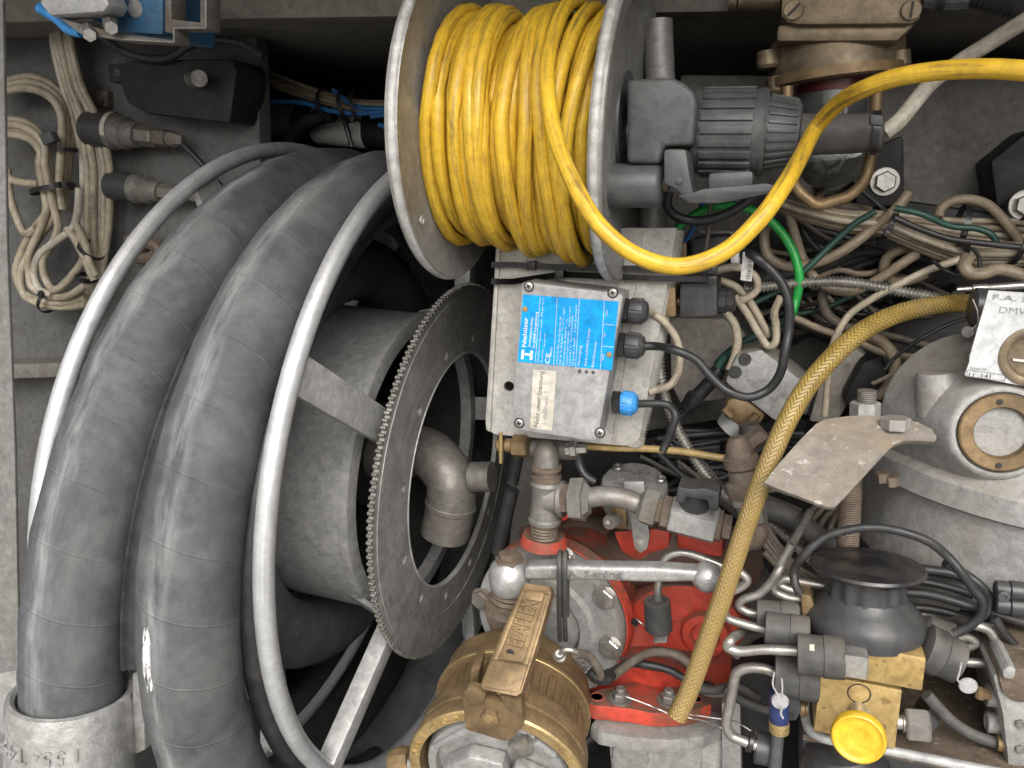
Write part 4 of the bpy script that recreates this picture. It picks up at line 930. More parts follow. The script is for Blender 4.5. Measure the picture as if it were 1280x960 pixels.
cable('tan_cable', 'tan cable making a hook above the hex nut', m_tan2, 6.8, [(1088, 420), (1106, 430), (1118, 447), (1118, 466), (1108, 484), (1098, 496)], .565, group=BG)
cable('tan_cable', 'dark brown cable turning down just left of the braided hose top', m_dirtwire, 6.2, [(1034, 350), (1028, 372), (1034, 392), (1052, 406), (1070, 414)], .61, group=BG)
cable('tan_cable', 'tan cable doubling back behind the end of the grey loom', m_tan2, 6.5, [(1148, 308), (1124, 312), (1108, 324), (1106, 340), (1118, 352), (1136, 350), (1158, 342)], .615, group=BG)
cable('green_wire', 'dark green cord slanting up across the tan cables', m_dkgreen, 4, [(940, 380), (975, 362), (1002, 341), (1035, 310), (1067, 281), (1095, 264)], .585, 'cord')
cable('green_wire', 'dark green cord lying along the top of the grey loom', m_dkgreen, 4, [(1118, 260), (1150, 267), (1190, 283), (1222, 286), (1240, 294), (1246, 304)], .575, 'cord')
cable('green_wire', 'dark green cord running low behind the green arc', m_dkgreen, 3.4, [(985, 392), (1010, 390), (1040, 382), (1075, 366), (1100, 358)], .63, 'cord')
cable('black_wire', 'thin black cord along the grey loom with a drooping end', m_blackcable, 4, [(1118, 272), (1150, 286), (1185, 298), (1220, 303), (1275, 309)], .57, 'cord')
cable('black_wire', 'thin black cord drooping under the tied end of the loom', m_blackcable, 2.4, [(1165, 325), (1180, 337), (1200, 344), (1222, 340), (1224, 322), (1215, 310)], .565, 'cord')
cable('black_hose', 'thick black hose passing behind the tan bights', m_black, 15, [(930, 352), (980, 345), (1020, 336), (1065, 326), (1120, 312), (1170, 305)], .66, 'hose', seg=20)
cable('black_wire', 'thin black cord slanting down past the lamp bolt', m_blackcable, 3, [(1066, 222), (1080, 240), (1100, 258), (1112, 268)], .63, 'cord')
for i, pp in enumerate(([(1106, 462), (1120, 446), (1150, 423), (1185, 406), (1226, 393)], [(1090, 480), (1130, 462), (1180, 445), (1210, 425)], [(1178, 470), (1196, 445), (1220, 410)], [(1186, 474), (1204, 450), (1226, 415)])):
    cable('thin_tube', ('thin black tube slanting up toward the sign, topmost', 'thin grey tube slanting toward the lower corner of the sign', 'thin grey rod leaning against the sign edge', 'thin black rod leaning closest to the sign edge')[i], (m_blackcable, m_dirtwire, m_fit, m_blackcable)[i], (2.6, 3, 4, 3)[i], pp, .56 - .01 * i, 'tube')
lo = thing('cable_loom', 'loom of grey cables held by black ties running along the panel', 'cable loom', Q(1130, 300, .59))
for i in range(7):
    k = i - 3
    pp = [(962, 250 + 2.2 * k), (1010, 266 + 3 * k), (1060, 277 + 3.6 * k), (1108, 281 + 4.4 * k), (1140, 294 + 4.6 * k), (1172, 306 + 5 * k), (1204, 316 + 4.6 * k), (1245, 318 + 4 * k), (1300, 316 + 4 * k)]
    bm = NB(); ptube(bm, pp, 3.9, .598 - .003 * (3 - abs(k)), 6, 10, wob=.004); obj('cable', bm, m_tan if i % 2 else m_tan2, lo)
for i in range(4):
    pp = [(1120, 268 + 5 * i), (1150, 272 + 5 * i), (1200, 276 + 7 * i), (1250, 276 + 9 * i), (1300, 280 + 9 * i)]
    bm = NB(); ptube(bm, pp, 3.8, .606, 6, 10, wob=.004); obj('cable', bm, m_tan2 if i % 2 else m_tan, lo)
for (x, y, a, h) in ((1109, 283, 110, 20), (1202, 282, 95, 26), (1200, 322, 95, 22), (1274, 300, 100, 30)): tie_ring(lo, x, y, .595, a, h, 7, .016, (8, 0))
for i in range(6):                       # darker wires dropping behind
    x = 960 + 16 * i
    cable('dark_wire', ('dark wire behind the lamp guard, %s of its row' % ('first', 'second', 'third', 'fourth', 'fifth', 'last')[i]), m_dirtwire, 3.5, [(x, 236 + 3 * i), (x + 40, 248 + 5 * i), (x + 90, 254 + 6 * i), (x + 130, 262 + 6 * i)], .645, 'wire', 'dark wires behind the lamp guard', wob=.01)
# steel conduits
bm = NB(); coil_rings(bm, [(930, 362), (970, 357), (1010, 353), (1050, 352), (1090, 357), (1135, 366), (1192, 375)], 6.4, .575, 4.6, .24)
sc = thing('steel_conduit', 'shiny ribbed steel conduit running level to the sign', 'conduit', Q(1100, 366, .575))
obj('ribbed_tube', bm, m_steel, sc)
bm = NB(); plathe(bm, (1188, 374), (1212, 377), [(0, 9), (.1, 11), (.6, 11), (.7, 7), (1, 7)], 20, .57); obj('ferrule', bm, m_steel, sc)
bm = NB(); coil_rings(bm, [(822, 420), (825, 460), (831, 495), (843, 528), (858, 557), (879, 589), (908, 622), (935, 640), (962, 654), (985, 672), (1005, 692), (1024, 708)], 6.2, .545, 4.6, .24)
tag(obj('steel_conduit', bm, m_steel, None), 'shiny ribbed steel conduit slanting down behind the braided hose', 'conduit')
bm = NB(); plathe(bm, (1196, 362), (1290, 356), [(0, 3), (.2, 3), (.22, 5), (.4, 5), (.42, 4), (1, 5)], 12, .53); tag(obj('metal_rod', bm, m_steel, None), 'thin metal rod lying along the top of the sign', 'rod')
# braided hose
bm = NB(); ptube(bm, [(1216, 379, .56), (1186, 380, .545), (1150, 385, .53), (1110, 397, .51), (1075, 416, .495), (1040, 447, .48), (1010, 482, .47), (986, 522, .46), (966, 566, .452), (946, 618, .445), (926, 676, .44), (906, 738, .435), (882, 806, .43), (862, 862, .425), (846, 897, .42)], 12.5, .45, 10, 20, rfun=lambda l, u: 12.5)
tag(obj('braided_hose', bm, m_braid, None, 60), 'amber braided hose curving from the sign down across the red pump', 'hose')
# horizontal dark lines at mid height
for i, (y0, y1, x0, x1) in enumerate(((548, 541, 822, 1005), (556, 546, 826, 1010), (538, 552, 850, 1000), (560, 566, 960, 1060))):
    cable('black_line', ('black pneumatic line crossing behind the steel conduit, topmost', 'black pneumatic line crossing behind the steel conduit, second from the top', 'black pneumatic line dipping behind the steel conduit', 'black pneumatic line behind the bracket plate')[i], m_blackcable, 4, [(x0, y0), ((x0 + x1) / 2, (y0 + y1) / 2 - 3), (x1, y1)], .60 + .01 * i, 'line')
cable('amber_tube', 'clear amber tube running level under the enclosure', m_amber, 4.8, [(728, 558), (770, 559), (808, 561), (855, 565), (900, 572), (942, 581), (975, 586)], .54, 'tube')
cable('black_line', 'black tube slanting down under the amber tube', m_blackcable, 4.5, [(822, 565), (850, 592), (882, 612), (912, 636), (940, 660)], .575, 'line')
cable('grey_hose', 'thick dusty grey hose slanting behind the braided hose foot', m_rubber, 14, [(945, 632), (968, 640), (992, 650), (1018, 668), (1040, 690)], .53, 'hose', seg=18)
for i in range(5):
    cable('grimy_wire', 'grimy brown wire behind the knob, %s of five' % ('highest', 'second', 'middle', 'fourth', 'lowest')[i], m_dirtwire, 4.5, [(955, 655 + 9 * i), (978, 690 + 6 * i), (1000, 712 + 5 * i), (1030, 728 + 6 * i)], .52 - .004 * i, 'wire', 'grimy wires behind the knob', wob=.008)
for i in range(4):
    cable('grimy_wire', 'grimy wire under the bracket plate, %s of four' % ('first', 'second', 'third', 'fourth')[i], m_dirtwire, 4, [(985 + 16 * i, 676 + 3 * i), (1000 + 14 * i, 652), (1022 + 12 * i, 630)], .56, 'wire', 'grimy wires under the bracket plate', wob=.006)

# ------------------------------------------------------------------ dark masses added as painted shade behind the wiring, pale blocks as lit panel
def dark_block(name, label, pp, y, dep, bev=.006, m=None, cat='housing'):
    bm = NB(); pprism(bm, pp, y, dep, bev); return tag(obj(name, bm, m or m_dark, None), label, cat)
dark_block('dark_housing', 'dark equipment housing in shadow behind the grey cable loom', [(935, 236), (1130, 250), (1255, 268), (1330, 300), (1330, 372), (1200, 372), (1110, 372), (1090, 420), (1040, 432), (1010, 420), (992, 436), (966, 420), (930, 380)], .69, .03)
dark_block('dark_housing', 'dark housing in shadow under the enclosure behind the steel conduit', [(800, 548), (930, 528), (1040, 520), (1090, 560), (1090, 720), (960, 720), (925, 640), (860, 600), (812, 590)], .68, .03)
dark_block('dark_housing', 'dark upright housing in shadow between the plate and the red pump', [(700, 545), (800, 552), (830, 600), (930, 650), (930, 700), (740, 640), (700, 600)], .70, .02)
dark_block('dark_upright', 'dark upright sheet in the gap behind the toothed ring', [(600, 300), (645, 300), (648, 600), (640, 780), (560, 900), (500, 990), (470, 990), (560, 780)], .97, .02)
dark_block('grey_strip', 'narrow grey upright strip beside the red pump', [(648, 560), (672, 560), (664, 650), (640, 700), (636, 690)], .72, .01, .001, m_panel, 'strip')
dark_block('cast_block', 'pale tan casting wall in the gap beside the solenoid', [(836, 396), (905, 398), (940, 432), (936, 470), (905, 500), (850, 506), (838, 480)], .645, .03, .004, m_panel_lit, 'casting')
dark_block('cast_block', 'pale grey casting wall behind the hex nut stud', [(1046, 436), (1068, 432), (1092, 452), (1064, 500), (1046, 530), (1010, 528), (1024, 480)], .63, .03, .004, m_panel_lit, 'casting')

tg_ = thing('cable_tangle', 'tangle of dark grimy cables filling the gap under the loom', 'cable tangle', Q(1060, 420, .64))
rt = random.Random(21)
for i in range(26):
    x0, y0 = rt.uniform(930, 1010), rt.uniform(262, 420); x1, y1 = rt.uniform(1080, 1200), rt.uniform(300, 440)
    pp = [(x0, y0), (x0 * .72 + x1 * .28 + rt.uniform(-16, 16), y0 * .7 + y1 * .3 + rt.uniform(-24, 24)), (x0 * .4 + x1 * .6 + rt.uniform(-16, 16), y0 * .4 + y1 * .6 + rt.uniform(-28, 28)), (x1, y1)]
    bm = NB(); ptube(bm, pp, rt.choice((2.4, 3, 3.6, 4.6)), rt.uniform(.625, .668), 7, 8, wob=.008); obj('cable', bm, rt.choice((m_blackcable, m_blackcable, m_dirtwire, m_dirtwire, m_tan2)), tg_)
tg_ = thing('cable_tangle', 'tangle of black lines and brown wires behind the steel conduit under the plate', 'cable tangle', Q(930, 620, .64))
for i in range(24):
    x0, y0 = rt.uniform(800, 880), rt.uniform(530, 640); x1, y1 = rt.uniform(940, 1040), rt.uniform(540, 700)
    pp = [(x0, y0), (x0 * .7 + x1 * .3, y0 * .7 + y1 * .3 + rt.uniform(-20, 20)), (x0 * .35 + x1 * .65, y0 * .35 + y1 * .65 + rt.uniform(-20, 20)), (x1, y1)]
    bm = NB(); ptube(bm, pp, rt.choice((2.4, 3, 4, 5)), rt.uniform(.61, .66), 7, 8, wob=.008); obj('cable', bm, rt.choice((m_blackcable, m_blackcable, m_dirtwire, m_rubber)), tg_)

# ================================================================== volume meter (big aluminium casting)
YM = .56
mt = thing('volume_meter', 'big cast aluminium meter casing with a brass ringed round sight glass', 'meter', Q(1300, 740, YM))
MO = Q(1296, 560, YM); ms = S(1296, 560, YM)
def mz(py): return (Q(1296, py, YM - .09) - MO).z          # heights read off the near side of the round body
RB = 204 * ms
prof = [(mz(770), RB * .93), (mz(660), RB * .955), (mz(655), RB * 1.0), (mz(652), RB * 1.03), (mz(622), RB * 1.035), (mz(618), RB * 1.02), (mz(612), RB * .985), (mz(600), RB * .93), (mz(570), RB * .86), (mz(540), RB * .76), (mz(515), RB * .70), (mz(505), RB * .62), (mz(500), .0)]
obj('casing', lathe(NB(), MO, Z, prof, 96), m_alu, mt, 30)
bm = NB(); plathe(bm, (1175, 515), (1171, 464), [(0, 30), (.5, 26), (.94, 24), (1, 22)], 32, .494); obj('boss', bm, m_alu, mt)
# shoulder rising to the sight glass boss
bm = NB(); prism(bm, [Q(1108, 540, .515), Q(1130, 502, .525), Q(1150, 478, .53), Q(1200, 470, .53), Q(1320, 470, .53), Q(1320, 592, .488), Q(1200, 574, .490), Q(1150, 562, .498)], Y * .06, .008, 3); obj('shoulder', bm, m_alu, mt)
gc = Q(1252, 541, .469)
gax = (-Y + Z * .10 + X * .05).normalized(); s0 = S(1252, 541, .469)
obj('sight_boss', lathe(NB(), gc, gax, [(-.05, 118 * s0), (-.022, 86 * s0), (-.012, 74 * s0), (-.006, 66 * s0), (-.002, 61 * s0), (-.0005, 58 * s0), (0, 55 * s0), (0, 52 * s0), (-.003, 51 * s0), (-.003, 0)], 64), m_alu, mt)
obj('brass_ring', lathe(NB(), gc, gax, [(-.003, 49 * s0), (.0005, 49 * s0), (.0012, 47 * s0), (.0012, 33 * s0), (.0002, 31.5 * s0), (-.008, 30 * s0), (-.003, 49 * s0)], 64, caps=False), m_brass, mt)
m_dial = M('milky_glass', (.40, .43, .42), (.33, .37, .37), 30, .15, 0, 0, None, (.24, .24, .22), .5, 60, .5, .7, coat=1)
obj('sight_glass', lathe(NB(), gc, gax, [(-.0075, 32 * s0), (-.006, 31 * s0), (-.0055, 0)], 48), m_dial, mt)
bm = NB(); a_ = gc - gax * .0052; box(bm, a_ + X * .003, .0016, .0004, 27 * s0, .0001, X, gax, X.cross(gax).normalized()); obj('level_line', bm, m_grey, mt)
for sx, sy in ((1250, 502), (1246, 580)):
    c = gc + (Q(sx, sy, .469) - gc); c = c - gax * (c - gc).dot(gax) + gax * .0023
    obj('pin_hole', lathe(NB(), c, gax, [(0, 3.4 * s0), (.0002, 3.2 * s0), (.0003, 0)], 12), m_dark, mt)
for x, y in ((1102, 596), (1114, 601)):
    bm = NB(); plathe(bm, (x, y - 6), (x + 1, y + 6), [(0, 9), (1, 8)], 6, .49); obj('flange_bolt', bm, m_rust, mt, 25)
# stud, nut and bolt beside the bracket plate
sb = thing('stud_bolt', 'threaded stud with a hex nut above the bent bracket plate', 'stud', Q(1083, 520, .485))
bm = NB(); coil_rings(bm, [(1082, 522), (1083, 505), (1084, 488)], 11, .485, 2.6, .08, 18); obj('thread', bm, m_fit, sb)
bm = NB(); plathe(bm, (1081, 521), (1082, 502), [(0, 16.5), (.1, 18), (.9, 18), (1, 16)], 6, .485); obj('hex_nut', bm, m_alu, sb, 25)
# bent bracket plate
bp = thing('bracket_plate', 'bent galvanised bracket plate with brown dust, shaped like a leaf', 'bracket', Q(1040, 636, .43))
pl_ = [(955, 603, .425), (975, 578, .438), (1000, 550, .452), (1020, 530, .464), (1031, 524, .470), (1060, 520, .476), (1090, 519, .478), (1120, 521, .478), (1148, 528, .474), (1164, 536, .470), (1171, 546, .465), (1169, 552, .462), (1150, 551, .462), (1130, 551, .462), (1116, 557, .458), (1100, 573, .449), (1080, 595, .438), (1060, 617, .428), (1043, 634, .419), (1034, 634, .418), (1000, 621, .421), (970, 610, .424)]
bm = NB(); prism(bm, [Q(*p) for p in pl_], Y * .0022 - Z * .0022, 0, tri=False)
bmesh.ops.triangulate(bm, faces=[f for f in bm.faces if len(f.verts) > 4])
m_dustyplate = M('dusty_galvanised', (.27, .242, .206), (.21, .184, .154), 40, .65, .1, .15, 300, (.30, .235, .17), .75, 22, .46, .64, spots=(.62, .60, .57), spot_amt=.5, spot_scale=160)
obj('bent_sheet', bm, m_dustyplate, bp, 30)
bm = NB(); plathe(bm, (1119, 536, .470), (1120, 522, .470), [(0, 16.5), (.1, 17.5), (.9, 17.5), (1, 16)], 6); obj('hex_bolt', bm, m_alu, bp, 25)
bm = NB(); disc(bm, 1028, 571, .446, [(0, 4), (2, 3), (3, 0)], 12, (-Y + Z * .6)); obj('rivet', bm, m_dustyplate, bp)
bm = NB(); coil_rings(bm, [(1064, 590), (1062, 640), (1058, 700)], 13, .50, 3, .08, 18); tag(obj('threaded_rod', bm, m_rust, None), 'rusty threaded rod hanging below the bent bracket plate', 'rod')
# sign plate with sight glass
sg = thing('meter_sign', 'white aluminium sign plate with embossed grey lettering and a round glass', 'sign', Q(1240, 480, .47))
so2 = [(1236, 363), (1330, 369), (1330, 492), (1206, 469), (1209, 460), (1212, 452), (1212, 446)]
cxg, cyg = 1291, 446
hole = circle2(cxg, cyg, 36, 48)
bm = cdt_plate(NB(), so2, [hole], lambda v: Q(v[0], v[1], .470), Y * .0015); obj('sign_plate', bm, m_sign, sg, 30)
bm = NB(); disc(bm, cxg, cyg, .470, [(-14, 38), (1.5, 38), (2.5, 36), (2.5, 29), (1, 27), (-12, 24)], 56); obj('brass_ring', bm, m_bronze, sg)
m_green_glass = M('green_glass', (.20, .32, .31), (.27, .38, .36), 25, .08, 0, 0, coat=1)
bm = NB(); disc(bm, cxg, cyg, .478, [(0, 27), (1, 26), (2, 0)], 40); obj('sight_glass', bm, m_green_glass, sg)
bm = NB(); pprism(bm, [(1266, 448), (1320, 455), (1320, 458), (1266, 451)], .4735, .001); obj('liquid_line', bm, m_tagwhite, sg)
ptext('F.A. Sening', (1241, 374), (1330, 381), 6.5, .4697, m_greyink, sg, ext=.0003)
ptext('DMVT8', (1249, 391), (1300, 395), 8.5, .4697, m_greyink, sg, ext=.0001, bold=-.012)
ptext('Serien Nr.:', (1212, 461), (1236, 464), 3.4, .4697, m_greyink, sg, ext=.0001)
ptext('11 .141', (1211, 470), (1238, 473), 5, .4697, m_blackink, sg, ext=.0001)
bm = NB()
for q in (((1210, 462.5), (1257, 469)), ((1208, 470), (1256, 476.5)), ((1210, 462.5), (1208, 470)), ((1257, 469), (1256, 476.5))):
    a_, b_ = Q(*q[0], .4697), Q(*q[1], .4697); d = b_ - a_; box(bm, (a_ + b_) / 2, d.length / 2, .00018, .00005, 0, d.normalized(), d.normalized().cross(Y), Y)
obj('printed_frame', bm, m_greyink, sg)
bm = NB(); plathe(bm, (1213, 383), (1250, 386), [(0, 20), (.1, 24), (1, 24)], 32, .505); tag(obj('round_boss', bm, m_black, None), 'dark round boss behind the near edge of the white sign', 'boss')
tg = thing('lead_seal', 'small lead seal on a wire beside the white sign', 'seal', Q(1210, 420, .50))
bm = NB(); plathe(bm, (1210, 415, .505), (1210, 415, .50), [(0, 8), (.5, 9), (1, 7)], 16); obj('seal_disc', bm, m_fit, tg)
bm = NB(); ptube(bm, [(1216, 374), (1222, 390), (1222, 404), (1214, 412)], 1, .475, 6, 6); obj('seal_wire', bm, m_steel, tg)
# dark motor behind
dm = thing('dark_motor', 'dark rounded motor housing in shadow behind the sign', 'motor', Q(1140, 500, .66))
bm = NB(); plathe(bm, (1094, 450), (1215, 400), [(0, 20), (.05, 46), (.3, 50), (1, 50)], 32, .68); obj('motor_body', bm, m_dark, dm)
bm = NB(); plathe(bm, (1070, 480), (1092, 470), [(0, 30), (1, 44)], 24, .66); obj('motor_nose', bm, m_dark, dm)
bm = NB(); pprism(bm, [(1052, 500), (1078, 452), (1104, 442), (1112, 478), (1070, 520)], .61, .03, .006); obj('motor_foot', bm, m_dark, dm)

# ================================================================== actuator block (tilted) behind the black loop
ac = thing('actuator_block', 'tilted aluminium actuator with stamped letters on a brass body', 'actuator', Q(950, 520, .58))
bm = NB(); pprism(bm, [(920, 443), (952, 436), (1012, 482), (1004, 506), (972, 530), (905, 478)], .565, .05, .004); obj('cover', bm, m_alu, ac)
for x, y in ((931, 449), (919, 465)):
    bm = NB(); disc(bm, x, y, .565, [(0, 8), (1, 8), (1, 6), (5, 6), (5, 3), (3, 3)], 16); obj('cap_screw', bm, m_black, ac)
bm = NB(); pprism(bm, [(908, 500), (924, 492), (960, 518), (940, 545), (902, 520)], .57, .05, .005); obj('brass_body', bm, m_brass, ac)
for a_, b_ in (((915, 520), (905, 510)), ((946, 518), (930, 536))):
    bm = NB(); plathe(bm, a_, b_, [(0, 5), (1, 5)], 6, .565); obj('brass_rib', bm, m_brass, ac, 25)
bm = NB(); plathe(bm, (927, 522), (912, 538), [(0, 22), (1, 20)], 24, .585); obj('ring', bm, m_galv, ac)
ptext('CZ', (950, 480), (964, 484), 8, .5648, m_fit, ac, ext=.0002); ptext('4001', (931, 477), (947, 486), 7, .5648, m_fit, ac, ext=.0002); ptext('SPE', (966, 504), (985, 494), 7, .5648, m_fit, ac, ext=.0002)
bm = NB(); pprism(bm, [(1005, 482), (1020, 488), (1008, 522), (996, 512)], .56, .03, .003); obj('end_plate', bm, m_black, ac)
bm = NB(); plathe(bm, (942, 562), (936, 530), [(0, 14), (.3, 17), (.6, 15), (1, 12)], 20, .555); tag(obj('grey_plug', bm, m_black, None), 'black plug just above the corroded fitting', 'plug')
# black cable joint with green sleeve
cj = thing('cable_joint', 'black plastic cable joint with a green sleeve in the gap', 'connector', Q(870, 505, .60))
bm = NB(); plathe(bm, (857, 510), (888, 478), [(0, 8), (.3, 12), (.45, 12), (.5, 9), (1, 9)], 12, .59); obj('plug_half', bm, m_tie, cj)
bm = NB(); plathe(bm, (888, 478), (900, 460), [(0, 8), (.4, 11), (1, 8)], 12, .59); obj('plug_half', bm, m_tie, cj)
bm = NB(); plathe(bm, (896, 462), (908, 444), [(0, 6), (1, 6)], 14, .59); obj('green_sleeve', bm, m_dkgreen, cj)
for i in range(3):
    cable('black_wire', 'thin black cord leaving the cable joint, %s of three' % ('upper', 'middle', 'lower')[i], m_blackcable, 3, [(862, 506 + 4 * i), (845, 520 + 6 * i), (835, 540 + 5 * i), (850, 556 + 4 * i), (900, 552 + 5 * i)], .60, 'cord', 'thin cords at the cable joint', wob=.008)
# corroded upright fitting
cf = thing('corroded_fitting', 'corroded grey brown pipe fitting with a bottom elbow, beside the braided hose', 'fitting', Q(945, 680, .50))
bm = NB(); plathe(bm, (921, 546), (934, 618), [(0, 9), (.05, 12), (.12, 15), (.3, 18), (.34, 22), (.5, 22), (.55, 18), (.75, 19), (.8, 24), (1, 24)], 20, .50); obj('valve_body', bm, m_rust, cf)
bm = NB(); plathe(bm, (933, 614), (946, 662), [(0, 20), (.1, 24), (.25, 24), (.3, 19), (.7, 17), (1, 14)], 8, .50); obj('union_nut', bm, m_fit, cf, 25)
bm = NB(); ptube(bm, [(944, 655), (948, 668), (940, 677), (928, 676)], 12, .495, 6, 16); obj('elbow', bm, m_rust, cf)
bm = NB(); plathe(bm, (955, 540), (938, 552), [(0, 12), (1, 13)], 6, .53); obj('hex_nipple', bm, m_rust, cf, 25)

# ================================================================== pipework under the enclosure
tp = thing('tee_pipe', 'grey threaded pipe tee standing on the red pump', 'pipe', Q(682, 670, .53))
YT = .525
bm = NB(); ptube(bm, [(660, 560), (700, 562), (722, 562)], 13, YT + .012, 6, 18); obj('cross_pipe', bm, m_fit, tp)
bm = NB(); plathe(bm, (683, 552), (683, 582), [(0, 7), (.2, 14), (.5, 16), (1, 16)], 24, YT); obj('elbow', bm, m_fit, tp)
bm = NB(); plathe(bm, (683, 580), (683, 602), [(0, 15), (.08, 19), (.3, 19), (.35, 15), (.6, 15), (.65, 19), (.9, 19), (1, 15)], 20, YT); obj('union', bm, m_rust, tp)
bm = NB(); plathe(bm, (683, 600), (681, 652), [(0, 18), (.08, 20), (.2, 18), (.6, 18), (.88, 19), (.92, 21), (1, 21)], 24, YT); t_ = obj('tee_body', bm, m_fit, tp)
bm = NB(); plathe(bm, (684, 622), (706, 624), [(0, 20), (.6, 20), (.7, 23), (1, 23)], 24, YT); obj('tee_branch', bm, m_fit, t_)
bm = NB(); coil_rings(bm, [(681, 650), (680, 662), (680, 672)], 17, YT, 4, .06, 20); obj('thread', bm, m_rust, tp)
bd = thing('drain_valve', 'small brass drain cock with a cross handle at the corner of the plate', 'drain cock', Q(640, 580, YT))
bm = NB(); plathe(bm, (621, 557), (642, 557), [(0, 6), (.1, 8), (.4, 8), (.45, 6), (.6, 9), (1, 9)], 16, YT); obj('stem', bm, m_brass, bd)
bm = NB(); plathe(bm, (641, 557), (660, 558), [(0, 12), (.1, 15), (.9, 15), (1, 13)], 6, YT); obj('hex_nut', bm, m_brass, bd, 25)
bm = NB(); plathe(bm, (626, 541), (626, 579), [(0, 2.6), (.4, 2.8), (1, 2.6)], 10, YT - .004); obj('cross_handle', bm, m_brass_edge, bd)
bm = NB(); plathe(bm, (708, 562), (733, 561), [(0, 9), (.2, 9), (.25, 11), (.5, 11), (.55, 7), (1, 6)], 6, YT); tag(obj('hose_tail', bm, m_steel, None, 25), 'small steel hose tail on the pipe under the enclosure', 'hose tail')
cable('black_hose', 'short black hose curving down from the pipe under the enclosure', m_blackcable, 6, [(722, 566), (724, 580), (732, 594), (744, 602)], .535, 'hose')
bd2 = thing('bent_pipe', 'bent zinc pipe with two hex nuts leading to the ball valve', 'pipe', Q(770, 640, .52))
bm = NB(); plathe(bm, (704, 624), (715, 624), [(0, 20), (1, 20)], 6, YT - .004); obj('hex_nipple', bm, m_rust, bd2, 25)
bm = NB(); plathe(bm, (713, 624), (738, 625), [(0, 22), (.06, 28), (.7, 29), (.75, 24), (1, 18)], 6, YT - .006); obj('hex_nut', bm, m_fit, bd2, 25)
bm = NB(); ptube(bm, [(735, 622), (760, 620), (782, 624), (805, 633)], 13, YT - .006, 8, 20); obj('pipe', bm, m_fit, bd2)
bm = NB(); plathe(bm, (799, 631), (823, 638), [(0, 17), (.2, 23), (.9, 24), (1, 20)], 6, YT - .008); obj('hex_nut', bm, m_fit, bd2, 25)
bv2 = thing('ball_valve', 'bright hexagonal ball valve with a black wing handle', 'ball valve', Q(870, 670, .51))
bm = NB(); plathe(bm, (822, 638), (840, 642), [(0, 17), (.3, 17), (.35, 22), (1, 22)], 6, YT - .010); obj('hex_nipple', bm, m_rust, bv2, 25)
bm = NB(); plathe(bm, (838, 642), (896, 657), [(0, 23), (.03, 25), (.97, 25), (1, 23)], 6, YT - .012); obj('valve_body', bm, m_alu_clean, bv2, 25)
bm = NB(); plathe(bm, (894, 656), (914, 660), [(0, 21), (.4, 22), (.5, 17), (1, 17)], 6, YT - .012); obj('hex_nipple', bm, m_rust, bv2, 25)
bm = NB(); plathe(bm, (868, 636), (870, 612), [(0, 17), (.3, 20), (.9, 20), (1, 15)], 20, YT - .014); h_ = obj('handle_hub', bm, m_black, bv2)
bm = NB(); pprism(bm, [(847, 608), (862, 611), (880, 610), (900, 616), (898, 640), (886, 640), (884, 626), (858, 622), (856, 630), (844, 628)], YT - .032, .022, .003); obj('wing_handle', bm, m_black, bv2)
# round casting with raised letters
rc_ = thing('round_cover', 'round cast aluminium cover with raised letters and cap screws', 'cover', Q(793, 660, .565))
tilt = (Z - Y * .35).normalized(); c0 = Q(793, 604, .575); sc_ = S(793, 604, .575)
obj('cap', lathe(NB(), c0, tilt, [(-46 * sc_, 36 * sc_), (-30 * sc_, 40 * sc_), (-29 * sc_, 42 * sc_), (-3 * sc_, 42 * sc_), (0, 40 * sc_), (0, 0)], 48), m_ply, rc_)
up_ = tilt; xr_ = X; yr_ = up_.cross(X)
for i, s_ in enumerate(('FABR', 'DN 50', 'PN 16')):
    text(s_, c0 + up_ * .0002 - yr_ * (-.010 + .0085 * i) * 1 - xr_ * .014, xr_, yr_, .008, m_alu_clean, rc_, .0009, .026, bold=.01)
for a in (20, 140, 260):
    c = c0 + (xr_ * math.cos(math.radians(a)) + yr_ * math.sin(math.radians(a))) * 33 * sc_
    obj('cap_screw', lathe(NB(), c, up_, [(0, .0042), (.0036, .0042), (.0042, .0036), (.0042, .0022), (.003, .002), (.003, 0)], 16), m_steel, rc_)
bm = NB(); pprism(bm, [(779, 602), (805, 602), (808, 640), (812, 670), (809, 686), (800, 692), (793, 686), (786, 640)], .545, .004, .001); obj('strap_plate', bm, m_alu_clean, rc_)
bm = NB(); disc(bm, 799, 679, .545, [(0, 7), (1, 7), (1, 5), (4, 5), (4.5, 3), (4.5, 0)], 6); obj('strap_bolt', bm, m_steel, rc_, 25)
bm = NB(); pprism(bm, [(763, 632), (783, 634), (783, 662), (764, 660)], .55, .02, .001); obj('foot_block', bm, m_brass, rc_)
bm = NB(); plathe(bm, (772, 650, .545), (761, 653, .535), [(0, 7), (.4, 7), (.45, 9), (1, 9), (1, 5), (.8, 5)], 20); obj('cap_screw', bm, m_steel, rc_)

# ================================================================== red pump
rp = thing('red_pump', 'red painted pump body with an aluminium flange and bolted foot', 'pump', Q(830, 900, .60))
FX = (-Y - X * .16 - Z * .05).normalized()          # the flange looks at the viewer and a little aside
FC = Q(688, 772, .555); fs = S(688, 772, .555)
obj('cone_body', lathe(NB(), FC - FX * .006, -FX, [(0, 99 * fs), (.010, 101 * fs), (.012, 98 * fs), (.025, 92 * fs), (.06, 84 * fs), (.12, 84 * fs)], 64), m_red, rp)
obj('gasket', lathe(NB(), FC - FX * .006, FX, [(0, 97 * fs), (.0025, 97 * fs)], 64), m_teal, rp)
obj('flange', lathe(NB(), FC - FX * .0035, FX, [(0, 97 * fs), (.010, 97 * fs), (.012, 95 * fs), (.012, 66 * fs), (.016, 62 * fs), (.016, 48 * fs), (.012, 45 * fs), (.030, 44 * fs), (.030, 0)], 72), m_alu, rp)
